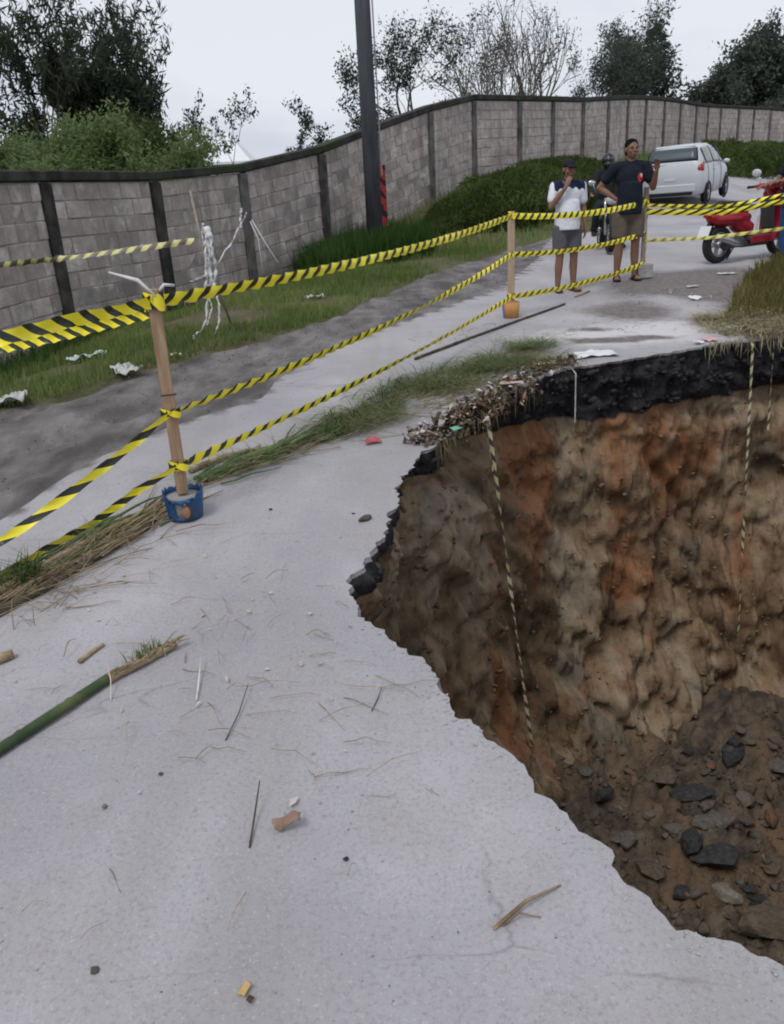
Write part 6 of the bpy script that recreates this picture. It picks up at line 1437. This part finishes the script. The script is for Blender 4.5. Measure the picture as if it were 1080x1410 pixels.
# concrete crumbs along the broken edge
ks = RNG.choice(np.nonzero(NEAR > .3)[0], 700); off_ = np.abs(RNG.normal(0, .025, 700)); scatter_stones('edge_crumbs', np.column_stack([RIM[ks] - RNS[ks] * off_[:, None], RZ[ks] + .001]), RNG.uniform(.002, .008, 700), mat('concrete_crumbs', (.30, .29, .285), (.50, .49, .48), 30, .9), 8)

# ------------------------------------------------------------------ white stick skeleton tied to a thin stick in the verge, cords on the stake
fp = gp(283, 468); YS = fp.y + .05
M_BONE = mat('white_plastic_bone', (.66, .66, .67), (.74, .74, .75), 9, .5)
st_ = thing('plastic_strips', (fp.x, fp.y, h1(fp.x, fp.y)), 'tangle of torn white plastic strips hanging like a stick figure on the grass verge', 'plastic strips')
def sk(px, py, dy=0.0): return at(px, py, YS + dy)
def strip(pxs, w, dy=0.0, seed=0):
    rs = np.random.default_rng(seed); P = [sk(px + rs.normal(0, .8), py, dy + rs.normal(0, .012)) for px, py in pxs]; b = B(); V = []; n = 26
    for i in range(n + 1):
        f = i / n * (len(P) - 1); k = min(int(f), len(P) - 2); p = P[k].lerp(P[k + 1], f - k) + Vector(rs.normal(0, .004, 3)); a = rs.normal(.2, .25) + math.sin(i * .55 + seed) * .9
        d = Vector((math.cos(a), math.sin(a), .25 * math.sin(i * .9 + seed))) * w * .5 * (.6 + .4 * math.sin(i * .7 + seed * 2) ** 2); V += [p - d, p + d * .2 + Vector((0, -.006, 0)), p + d]
    b.add(V, [(i * 3 + j, i * 3 + j + 1, i * 3 + j + 4, i * 3 + j + 3) for i in range(n) for j in range(2)])
    o = b.build('strip', M_BONE, st_, True, local=False); md = o.modifiers.new('thick', 'SOLIDIFY'); md.thickness = .003; return o
b = B()
for k in range(9): b.ell(sk(286 + random.uniform(-4, 4), 320 + random.uniform(-6, 6), random.uniform(-.02, .02)), (random.uniform(.022, .036), random.uniform(.02, .03), random.uniform(.02, .036)), Matrix.Rotation(random.uniform(0, 3), 3, 'Y'), nu=9, nv=6)
remesh(b.build('crumpled_knot', M_BONE, st_, False, local=False), .009, 1)
for i, (pl, w) in enumerate((([(286, 322), (287, 345), (289, 368), (291, 392)], .055), ([(284, 324), (283, 350), (284, 380), (283, 406)], .035), ([(290, 326), (293, 350), (297, 372), (294, 396)], .040),
        ([(290, 348), (299, 364), (318, 336), (332, 312)], .022), ([(332, 313), (330, 300), (334, 287)], .022), ([(332, 312), (336, 302), (339, 293)], .014),
        ([(290, 390), (287, 418), (284, 440), (277, 455), (266, 466), (260, 470)], .030), ([(295, 390), (302, 420), (303, 442), (297, 460)], .026), ([(288, 392), (293, 425), (288, 448)], .016), ([(275, 456), (268, 463), (271, 470)], .035), ([(281, 308), (279, 322), (282, 340)], .018),
        ([(262, 388), (274, 383), (285, 378)], .035))): strip(pl, w, 0, i)
b = B(); b.tube([at(262, 262, YS + .08), at(280, 345, YS + .08), at(300, 395, YS + .08), gp(321, 448) + Vector((0, 0, -.05))], [.010, .012, .012, .013], 7); props(b.build('thin_stick', mat('old_stick', (.26, .22, .17), (.38, .33, .26), 9), None, True), 'thin leaning stick in the verge behind the white plastic strips', 'stick')
tape([at(-160, 380, YS + .9), at(0, 365, YS + .5), at(140, 349, YS + .25), at(268, 331, YS + .08)], .06, 'faded tape hanging across the block wall left of the white plastic strips', .15, .4, .003, 1.1, 31, m=M_TAPEF)
# cord ends on top of the tall stake
top = Vector((S1.x, S1.y, S1.z + H1))
b = B(); b.tube([top + Vector((.02, -.03, -.03)), at(190, 386, S1.y - .02), at(150, 375, S1.y + .04)], [.007, .009, .004], 6); b.tube([top + Vector((.02, 0, -.02)), at(226, 392, S1.y), at(240, 393, S1.y + .03)], [.007, .008, .006], 6)
props(b.build('cord', mat('white_cord', (.55, .55, .54), (.65, .65, .64), 30), None, True), 'white cord ends sticking out from the top of the tall nearest stake', 'cord')
# loose white string on the wall
b = B(); b.tube([at(345, 305, YS + 2.2), at(356, 330, YS + 2.1), at(362, 372, YS + 2.0)], .008, 5); b.tube([at(347, 303, YS + 2.2), at(366, 335, YS + 2.1), at(383, 362, YS + 2.0)], .008, 5)
props(b.build('white_string', mat('white_string', (.42, .42, .41), (.5, .5, .49), 30), None, True), 'two faint white strings hanging in front of the wall beside a dark column', 'string')
